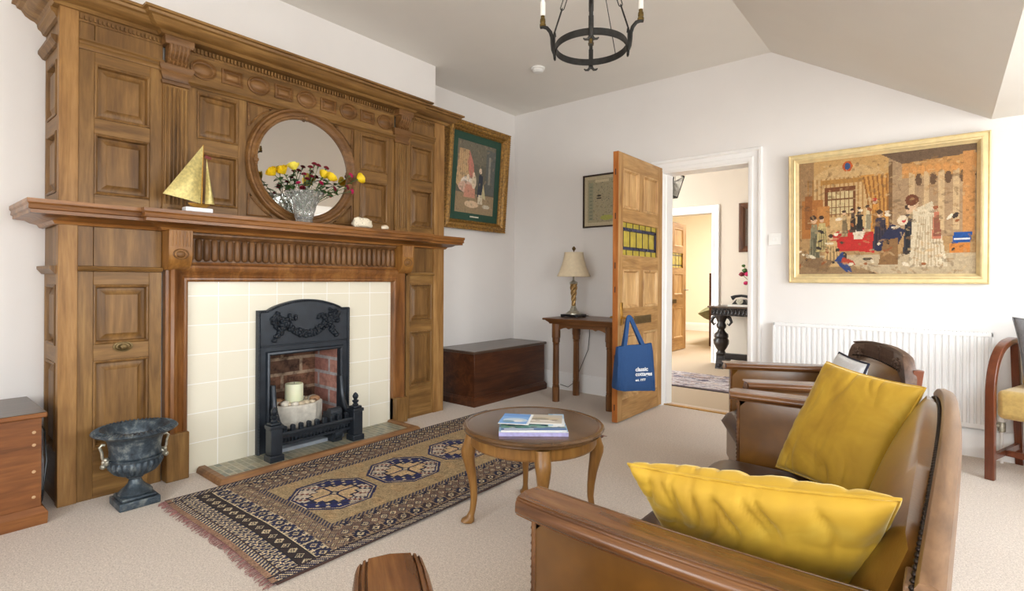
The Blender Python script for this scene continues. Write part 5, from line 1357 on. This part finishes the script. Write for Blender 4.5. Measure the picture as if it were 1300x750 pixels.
for p, q in (((0,.0,.115),(0,.44,.115)), ((.54,0,.115),(.54,.44,.115)), ((0,.2,.115),(.54,.2,.115))): 
    P, Q = BP(*p), BP(*q); d = (Q-P).normalized(); n_ = d.cross(V((0,0,1)))
    m.loft([[c_+n_*.010*i+V((0,0,.016*j)) for i, j in ((-1,-1),(1,-1),(1,1),(-1,1))] for c_ in (P, Q)])
part('stretcher', m, walnut, bw)
def slab(nm, f, mat, bev_):
    m = MB(); N1 = 6; rings = []
    m.loft([[f(0,0,z), f(1,0,z), f(1,1,z), f(0,1,z)] for z in (0,1)]); return part(nm, m, mat, bw, bev=bev_, bseg=5, smooth=60)
slab('seat_cushion', lambda u, v, z: BP(.018+.504*u, .012+.40*v, .335+.155*z), khaki, .03)
slab('backrest', lambda u, v, z: BP(.035+.47*u, .33+.07*v+.05*z, .48+.26*z), khaki, .025)
gc = thing('grey_cushion', 'grey fabric cushion standing on the khaki armchair at the right edge', 'cushion', tuple(BP(.27,.22,.49)))
cushion(gc, [BP(.095,.17,.495), BP(.47,.17,.495), BP(.47,.25,.84), BP(.02,.25,.875)], .05, greyFab, 3.3, 14, .04, .004)

# ------------------------------------------------------------------ radiator
rd = thing('radiator', 'long white panel radiator with vertical ridges on the back wall under the tapestry', 'radiator', (3.15, -.06, .19))
rx0, rx1, rz0, rz1 = 2.548, 3.748, .19, .768
m = MB(); pts = []; n = 36; pitch = (rx1-rx0-.03)/n
for i in range(n):
    x = rx0+.015+i*pitch
    pts += [(x, -.072), (x+pitch*.18, -.072), (x+pitch*.34, -.086), (x+pitch*.80, -.086), (x+pitch*.96, -.072)]
pts = [(rx0, -.055), (rx0+.004,-.072)] + pts + [(rx1-.004,-.072), (rx1,-.055)]
m.loft([[V((x,y,z)) for x, y in pts + [(rx1,-.045),(rx0,-.045)]] for z in (rz0+.025, rz1-.025)])
m.box(rx0, rx1, -.076, -.045, rz0, rz0+.026); m.box(rx0, rx1, -.076, -.045, rz1-.032, rz1-.005)
part('front_panel', m, enamel, rd, smooth=20)
m = MB(); m.box(rx0-.004, rx0+.006, -.092, -.02, rz0+.02, rz1); m.box(rx1-.006, rx1+.004, -.092, -.02, rz0+.02, rz1); m.box(rx0, rx1, -.092, -.088, rz1-.02, rz1); m.box(rx0, rx1, -.026, -.02, rz1-.02, rz1)
for i in range(60): 
    x = rx0+.01+i*(rx1-rx0-.02)/60; m.box(x, x+.006, -.09, -.024, rz1-.004, rz1)
m.box(rx0+.02, rx1-.02, -.045, -.03, rz0+.01, rz1-.03); m.box(2.75,2.79,-.04,0,.3,.7); m.box(3.5,3.54,-.04,0,.3,.7)
part('casing', m, enamel, rd)
m = MB(); m.tube([(rx1, -.06, .225), (3.79,-.06,.225)], .008, 10); m.tube([(3.79,-.06,.0), (3.79,-.06,.215)], .0075, 10)
pv = part('feed_pipe', m, enamel, rd)
part('valve_body', MB().lathe([(.014,.185), (.018,.19), (.018,.235), (.014,.245)], (3.79,-.06,0), 12).tube([(3.765,-.06,.222),(3.80,-.06,.222)], .014, 10), silver, rd, label='chrome valve body')
part('thermostat_head', MB().lathe([(.018,.245), (.022,.255), (.023,.30), (.020,.318), (.012,.322)], (3.79,-.06,0), 24), plasticW, rd)
# light switch, smoke detector
sw = thing('light_switch', 'white light switch on the back wall between the doorway and the tapestry', 'switch', (2.535, -.001, 1.387))
part('plate', bx(2.492, 2.578, -.010, -.0005, 1.344, 1.43), plasticW, sw, bev=.003)
part('rocker', bx(2.515, 2.53, -.014, -.009, 1.376, 1.398), plasticW, sw, bev=.001); part('rocker', bx(2.54, 2.555, -.014, -.009, 1.376, 1.398), plasticW, sw, bev=.001)
sd = thing('smoke_detector', 'small round white smoke detector on the ceiling near the corner', 'smoke detector', (.946, -.867, HC))
part('base', MB().lathe([(.055,-.0005), (.057,-.004), (.057,-.014), (.05,-.018)], (.946,-.867,HC), 32), plasticW, sd)
part('dome', MB().lathe([(.046,-.016), (.046,-.026), (.038,-.036), (.03,-.04), (.002,-.041)], (.946,-.867,HC), 32), plasticW, sd)
# ------------------------------------------------------------------ wrought iron chandelier
hx, hy, hz, hr = 2.250, -2.205, 2.150, .163
ch = thing('chandelier', 'black wrought-iron ring chandelier with candle lights hanging on chains', 'chandelier', (hx, hy, HC))
m = MB(); rings = []
for i in range(73):
    a = 2*PI*i/72; rings.append([V((hx+r*math.cos(a), hy+r*math.sin(a), hz+z)) for r, z in ((hr-.003,-.015),(hr+.003,-.015),(hr+.003,.015),(hr-.003,.015))])
m.loft(rings, True, False); part('ring', m, ironD, ch)
part('ceiling_rose', MB().lathe([(.05,-.001), (.052,-.01), (.03,-.03), (.012,-.045), (.003,-.05)], (hx,hy,HC), 24), ironD, ch)
fwd = V((hx-3.524, hy+4.322, 0)).normalized(); rgt = V((fwd.y,-fwd.x,0)); apex = V((hx,hy,HC-.05))
for k, (d, nm) in enumerate(((rgt*-1,'l'),(rgt,'r'),(fwd,'f'),(fwd*-1,'n'))):
    c0 = V((hx,hy,hz)); s_ = V((-d.y,d.x,0))
    m = MB()
    base = c0 + d*(hr+.006)
    # bracket plate, splayed feet and S-shaped arm
    vs = [base + s_*a + d*h + V((0,0,b)) for a in (-.011,.011) for b in (-.03,.065) for h in (-.003,.004)]; m.add(vs, [(0,1,3,2),(4,6,7,5),(0,4,5,1),(2,3,7,6),(0,2,6,4),(1,5,7,3)])
    for sg in (-1, 1): m.tube([base + V((0,0,-.024)) + s_*sg*.004, base + V((0,0,-.036)) + s_*sg*.014, base + V((0,0,-.036)) + s_*sg*.026, base+V((0,0,-.030))+s_*sg*.033], [.007,.006,.005,.003], 8)
    m.tube([base + V((0,0,.062)), base+V((0,0,.078)), base+V((0,0,.085))], [.008,.006,.004], 8)
    br_ = part('bracket', m, ironD, ch)
    m = MB(); ap = [(.006,-.02),(.012,.0),(.016,.03),(.018,.06),(.026,.085),(.042,.105),(.060,.112),(.075,.108)]
    m.tube([c0 + d*(hr+r) + V((0,0,z)) for r, z in ap], [.008,.010,.0095,.009,.009,.0085,.009,.006], 10)
    part('arm', m, ironD, br_)
    tip = c0 + d*(hr+.062) + V((0,0,.112))
    m = MB().lathe([(.014,0), (.015,.01), (.011,.016), (.013,.022), (.012,.036), (.009,.04), (.0095,.052)], tuple(tip), 16); part('lamp_holder', m, plain('aged_brass_holder', lin(120,98,52), .4, .7, .2, 60) if k == 0 else bpy.data.materials['aged_brass_holder'], br_)
    m = MB().lathe([(.0125,.05), (.0125,.058), (.012,.115), (.009,.118)], tuple(tip), 16); part('candle_tube', m, candleTube, br_)
    m = MB().lathe([(.006,.118), (.008,.122), (.013,.14), (.0135,.15), (.009,.17), (.002,.188)], tuple(tip), 16); part('bulb', m, bulbM, br_)
    # chain of long links
    m = MB(); p = base + V((0,0,.083)); q = apex; nL = 5; L_ = (q-p).length/nL; dd = (q-p).normalized()
    for i in range(nL):
        a = p + dd*(L_*i - .004); b = p + dd*(L_*(i+1)+.004); side = (s_ if i % 2 == 0 else dd.cross(s_)).normalized(); w = .0085; ring = []
        for j in range(9): an = PI*j/8; ring.append(b - dd*w + side*w*math.cos(an) + dd*w*math.sin(an))
        for j in range(9): an = PI*j/8; ring.append(a + dd*w - side*w*math.cos(an) - dd*w*math.sin(an))
        m.tube(ring, .0022, 6, closed=True)
    part('chain', m, ironD, ch)
m = MB(); m.tube([c0 + V((.0,0,.0)) + rgt*.12 + fwd*.117, c0 + rgt*.06+fwd*.06+V((0,0,.3)), apex], .002, 6); part('flex', m, blackP, ch)

# ------------------------------------------------------------------ hall furniture
bd2 = thing('bedroom_door', 'stripped-pine glazed door standing open in the far room beyond the hall', 'door', (.35, 2.86, 0))
F = Fr((.36, 2.86, 0), (0,1,0), (0,0,1), (1,0,0)); L2 = 1.0
TI = [(.2,.66), (.86,1.18), (1.27,1.5), (1.6,1.87)]
for b in [(0, .12, .01, 1.96), (L2-.12, L2, .01, 1.96)] + [(.46, .54) + TI[i] for i in (0,1,3)]:
    m = MB(); F.box(m, *b, -.04, 0); part('stile', m, doorV, bd2)
for z0, z1 in ((.01,.2), (.66,.86), (1.18,1.27), (1.5,1.6), (1.87,1.96)):
    m = MB(); F.box(m, .12, L2-.12, z0, z1, -.04, 0); part('rail', m, doorY, bd2)
for z0, z1 in (TI[0], TI[1], TI[3]):
    for a0, a1 in ((.12,.46), (.54,L2-.12)):
        m = MB(); raised(m, F, a0, a1, z0, z1, rings=[(0,0), (.006,.002), (.02,-.013), (.03,-.0135)]); part('door_panel', m, doorP, bd2)
m = MB(); F.box(m, .12, L2-.12, 1.27, 1.5, -.03, -.02); g2 = part('leaded_glass', m, yg, bd2)
m = MB()
for a in (.24,.36,.5,.64,.76): F.box(m, a-.004, a+.004, 1.27, 1.5, -.021, -.018)
for z in (1.31, 1.46): F.box(m, .12, L2-.12, z-.006, z+.006, -.021, -.017)
part('lead_cames', m, lead, g2)
m = MB(); F.box(m, .3, .62, .73, .79, 0, .005); part('letter_plate', m, bronze, bd2)
m = MB(); m.tube([F.p(.95,.93,0), F.p(.95,.93,.05), F.p(.86,.93,.05)], .01, 8); part('door_handle', m, silver, bd2)
# bed end with blanket
bdE = thing('bed', 'bed end with a tall dark post and sage-green cover in the far room', 'bed', (.55, 4.6, 0))
part('bed_post', MB().loft([[V((x,y,z)) for x, y in ((.535,4.42),(.575,4.42),(.575,4.46),(.535,4.46))] for z in (0,1.20)]), mahZ, bdE)
m = MB(); m.box(.575, 1.7, 4.425, 4.455, .35, 1.15); part('footboard', m, mahX, bdE)
def fbl(u, v, s):
    b = (math.sin(PI*u)*math.sin(PI*v))**.4; return V((.30+.28*u+.02*math.sin(v*5), 4.55+1.2*v, .62 + (.12*b if s > 0 else -.14*b*(1+.4*math.sin(v*9))) - .10*(1-u)))
part('blanket', puffed(fbl, 12, 16), bedM, bdE, smooth=70)
part('mattress', bx(.56, 1.7, 4.47, 6.4, .3, .62), bedM, bdE, bev=.03)
# carved black hall table, phone, book, flowers
ht = thing('carved_hall_table', 'black carved oak table with bulbous leg standing in the hall beyond the doorway', 'table', (1.85, 2.42, 0))
m = MB(); m.box(1.27, 2.45, 2.20, 2.66, .745, .765); part('tabletop', m, wood('hall_table_top', lin(60,46,38), lin(92,74,60), lin(120,98,80), 'x', .3, 1, .4), ht, bev=.005)
m = MB(); m.box(1.31, 2.41, 2.225, 2.645, .65, .745); ap = part('frieze', m, ebony, ht, bev=.003)
m = MB()
for i in range(26): 
    x = 1.33+i*.0425; m.tube([(x+.018*math.cos(2*PI*j/10), 2.222, .70+.03*math.sin(2*PI*j/10)) for j in range(10)], .006, 5, closed=True); m.sphere((x,2.222,.70), .009, 7, 5)
part('frieze_carving', m, ebony, ap)
for x in (1.40, 2.30):
    for y in (2.33,):
        prof = [(.05,.16), (.06,.18), (.045,.20), (.04,.22), (.06,.25), (.082,.30), (.085,.345), (.07,.37), (.078,.385), (.075,.42), (.045,.45), (.035,.48), (.05,.50), (.055,.53), (.04,.56), (.055,.60), (.07,.65)]
        lg = part('leg', MB().lathe(prof, (x,y,0), 28, ru=lambda a, z: 1+.07*abs(math.sin(5*a))), ebony, ht, smooth=50)
        m = MB(); m.loft([[V((x+sx*.05, y+dy-.03, z)), V((x+sx*.05, y+dy+.03, z)), V((x-sx*.05, y+dy+.03, z)), V((x-sx*.05, y+dy-.03, z))] for sx in (1,) for dy, z in ((0,.17), (-.01 if y < 2.4 else .01,.10), (-.05 if y < 2.4 else .05,.0))]); m.sphere((x, y-(.045 if y < 2.4 else -.045), .03), .035, 10, 8)
        part('scroll_foot', m, ebony, lg)
        for sg in (-1, 1): m = MB().tube([(x+sg*.05,y,.64), (x+sg*.10,y,.62), (x+sg*.12,y,.57), (x+sg*.09,y,.53), (x+sg*.07,y,.55)], [.02,.022,.018,.012,.008], 8); part('bracket', m, ebony, lg)
m = MB(); m.box(1.40, 2.30, 2.30, 2.36, .12, .19); m.box(1.37, 1.43, 2.29, 2.62, .06, .13); m.box(2.27, 2.33, 2.29, 2.62, .06, .13); part('stretcher', m, ebony, ht, bev=.005)
tp = thing('telephone', 'black telephone on the carved hall table', 'telephone', (1.62, 2.36, .79))
m = MB(); m.loft([[V((1.62+sx*w, 2.38+sy*d, z)) for sx, sy in ((-1,-1),(1,-1),(1,1),(-1,1))] for w, d, z in ((.09,.09,.79),(.085,.085,.80),(.05,.045,.85))]); part('body', m, blackP, tp, bev=.008)
m = MB(); m.tube([(1.51,2.38,.862),(1.55,2.38,.885),(1.62,2.38,.895),(1.69,2.38,.885),(1.73,2.38,.862)], [.03,.018,.015,.018,.03], 10); part('handset', m, blackP, tp)
m = MB(); m.lathe([(.04,0),(.04,.008),(.02,.01)], (0,0,0), 20, M=None); m.xf(Matrix.Translation((1.62,2.312,.825)) @ Matrix.Rotation(math.radians(60),4,'X')); part('dial', m, silver, tp)
solo('white_book', bx(1.50, 1.74, 2.24, 2.46, .766, .789), paper, 'flat white book under the telephone on the hall table', 'book', bev=.002)
hv = thing('hall_flowers', 'vase of pink and red flowers standing on the carved hall table', 'flowers', (1.76, 2.58, .766))
part('vase', MB().lathe([(.03,0), (.045,.04), (.05,.09), (.03,.15), (.028,.17), (.022,.16), (.02,.05), (.002,.03)], (1.79,2.56,.766), 24), plain('green_glass_vase', lin(140,160,150), .2), hv)
rnd = random.Random(9)
for i in range(16):
    t_ = V((1.77+rnd.uniform(-.17,.12), 2.54+rnd.uniform(-.12,.08), .766+rnd.uniform(.26,.52))); m = MB()
    m.tube([(1.79,2.56,.90), ((1.79+t_.x)/2, (2.56+t_.y)/2, (.95+t_.z)/2), t_], .003, 5); part('stem', m, stemM, hv)
    m = MB(); m.sphere(t_, rnd.uniform(.02,.036), 9, 7, (1,1,.8)); m.v = [tuple(V(v)*(1)+V((0,0,0))+ (V(v)-t_)*.25*noise.noise(V(v)*70)) for v in m.v]; part('bloom', m, [pinkM, carnM, leafM, shellM][i % 4], hv, smooth=60)
cv = Canvas(40, 60, (84,66,50)); cv.ell(.5,.6,.25,.2,(130,100,76)); cv.noise(.15, 3)
framed('hall_portrait', 'dark wooden framed picture on the hall wall above the black table', 'picture', (1.50, 2.698, 1.44), (1,0,0), (0,0,1), .5, .62, [(0,0), (0,.03), (.02,.04), (.05,.03), (.07,.01), (.075,.006)], mahZ, 0, cv, printM)
# hall lantern
ln = thing('hall_lantern', 'black-framed tapering glass lantern hanging in the hall, cut by the door frame', 'lantern', (1.13, 1.3, 2.1))
lc_ = V((1.13, 1.3, 0)); m = MB(); T_ = [(.14, 2.235), (.085, 2.0)]
cn = [[lc_ + V((sx*w, sy*w, z)) for sx, sy in ((-1,-1),(1,-1),(1,1),(-1,1))] for w, z in T_]
for r_ in cn: m.tube(r_, .008, 6, closed=True)
for a, b in zip(*cn): m.tube([a, b], .007, 6)
m.tube([lc_+V((0,0,2.32)), lc_+V((0,0,2.72))], .006, 6)
for a in cn[0]: m.tube([a, lc_+V((0,0,2.33))], .006, 6)
part('frame', m, ironD, ln)
m = MB(); m.loft([[p + (p-lc_).normalized()*0 for p in cn[1]], cn[0]], True, False); part('glass_panes', m, NT('lantern_glass').set((.8,.85,.85,1), .1, 0, Transmission_Weight=.8), ln, smooth=0)
# hall runner
cv = Canvas(170, 70, (190,184,190)); rr = random.Random(12)
for i in range(900): cv.ell(rr.random(), rr.random(), .006+.01*rr.random(), .01+.025*rr.random(), rr.choice([(120,112,128),(216,210,210),(150,130,130),(90,86,110),(200,176,160)]), rr.random()*3)
cv.rect(0,1,0,.05,(96,86,92)); cv.noise(.15, 5)
hr_ = thing('hall_runner', 'grey and mauve patterned runner rug lying across the hall floor', 'rug', (1.5, 1.4, 0))
canvas_mesh('woven_pile', cv, lambda u, v: (.3+u*3.0, .86+v*.84 , .012), hr_, rugM); part('backing', bx(.3, 3.3, .86, 1.7, 0, .011), plain('runner_backing', lin(80,70,74), .95), hr_)

# ------------------------------------------------------------------ lights, sky, camera
def area(name, loc, size, size_y, direction, energy, color=(1,1,1), portal=False):
    l = bpy.data.lights.new(name, 'AREA'); l.shape = 'RECTANGLE'; l.size = size; l.size_y = size_y; l.energy = energy; l.color = color
    o = bpy.data.objects.new(name, l); COL.objects.link(o); o.location = loc; o.rotation_euler = V(direction).to_track_quat('-Z', 'Y').to_euler()
    if portal: l.cycles.is_portal = True
    return o
for i, (a0, a1, z0, z1) in enumerate(RW): area('window_daylight_portal', (5.1, (a0+a1)/2, (z0+z1)/2), a1-a0, z1-z0, (-1,0,0), 1, portal=True)
for i, (a0, a1, z0, z1) in enumerate(NW): area('window_daylight_portal', ((a0+a1)/2, -6.1, (z0+z1)/2), a1-a0, z1-z0, (0,1,0), 1, portal=True)
area('hall_fill_light', (2.4, 1.4, 2.66), .5, .5, (0,0,-1), 5, (1,.95,.88))  # unseen area lamp added to brighten the hall, not a ceiling fixture
area('bedroom_fill_light', (1.2, 5.2, 2.66), 1.0, 1.0, (0,0,-1), 120, (1,.95,.88))  # added lamp out of view that makes the far room bright; no fitting there
w = bpy.data.worlds.new('sky'); bpy.context.scene.world = w; w.use_nodes = True; nt = w.node_tree
bg = nt.nodes['Background']; tc = nt.nodes.new('ShaderNodeTexCoord'); sx = nt.nodes.new('ShaderNodeSeparateXYZ'); rp = nt.nodes.new('ShaderNodeValToRGB'); mr = nt.nodes.new('ShaderNodeMapRange')
nt.links.new(tc.outputs['Generated'], sx.inputs[0]); nt.links.new(sx.outputs[2], mr.inputs['Value']); mr.inputs['From Min'].default_value = -1; mr.inputs['From Max'].default_value = 1
nt.links.new(mr.outputs[0], rp.inputs[0]); e = rp.color_ramp.elements
e[0].position = 0; e[0].color = (.74,.73,.70,1); e[1].position = 1; e[1].color = (.72,.86,1.0,1)
for p, c in ((.485,(.82,.81,.78,1)), (.51,(1.0,1.0,.98,1)), (.70,(.86,.94,1.0,1))):
    q = e.new(p); q.color = c
nt.links.new(rp.outputs[0], bg.inputs[0]); bg.inputs[1].default_value = 10.5
cam = bpy.data.cameras.new('camera'); co = bpy.data.objects.new('camera', cam); COL.objects.link(co)
f_, yaw, roll, cyp = 668.1, .68807, .00571, 355.3
cam.sensor_width = 36; cam.lens = f_/1300*36; cam.shift_y = -(375-cyp)/1300; cam.clip_start = .02
c_, s_ = math.cos(yaw), math.sin(yaw); fw = V((-s_, c_, 0)); r0 = V((c_, s_, 0)); u0 = V((0,0,1))
r = r0*math.cos(roll)+u0*math.sin(roll); u = -r0*math.sin(roll)+u0*math.cos(roll)
M_ = Matrix((r, u, -fw)).transposed().to_4x4(); M_.translation = V((3.5239, -4.3224, 1.07)); co.matrix_world = M_
sc = bpy.context.scene; sc.camera = co
sc.view_settings.view_transform = 'Standard'; sc.view_settings.look = 'None'; sc.view_settings.gamma = 1; sc.view_settings.use_curve_mapping = False
sc.view_settings.exposure = 0.27
sc.cycles.use_denoising = True; sc.cycles.max_bounces = 10; sc.cycles.diffuse_bounces = 6; sc.cycles.glossy_bounces = 4; sc.cycles.transmission_bounces = 8; sc.cycles.sample_clamp_indirect = 8; sc.cycles.caustics_refractive = False; sc.cycles.caustics_reflective = False
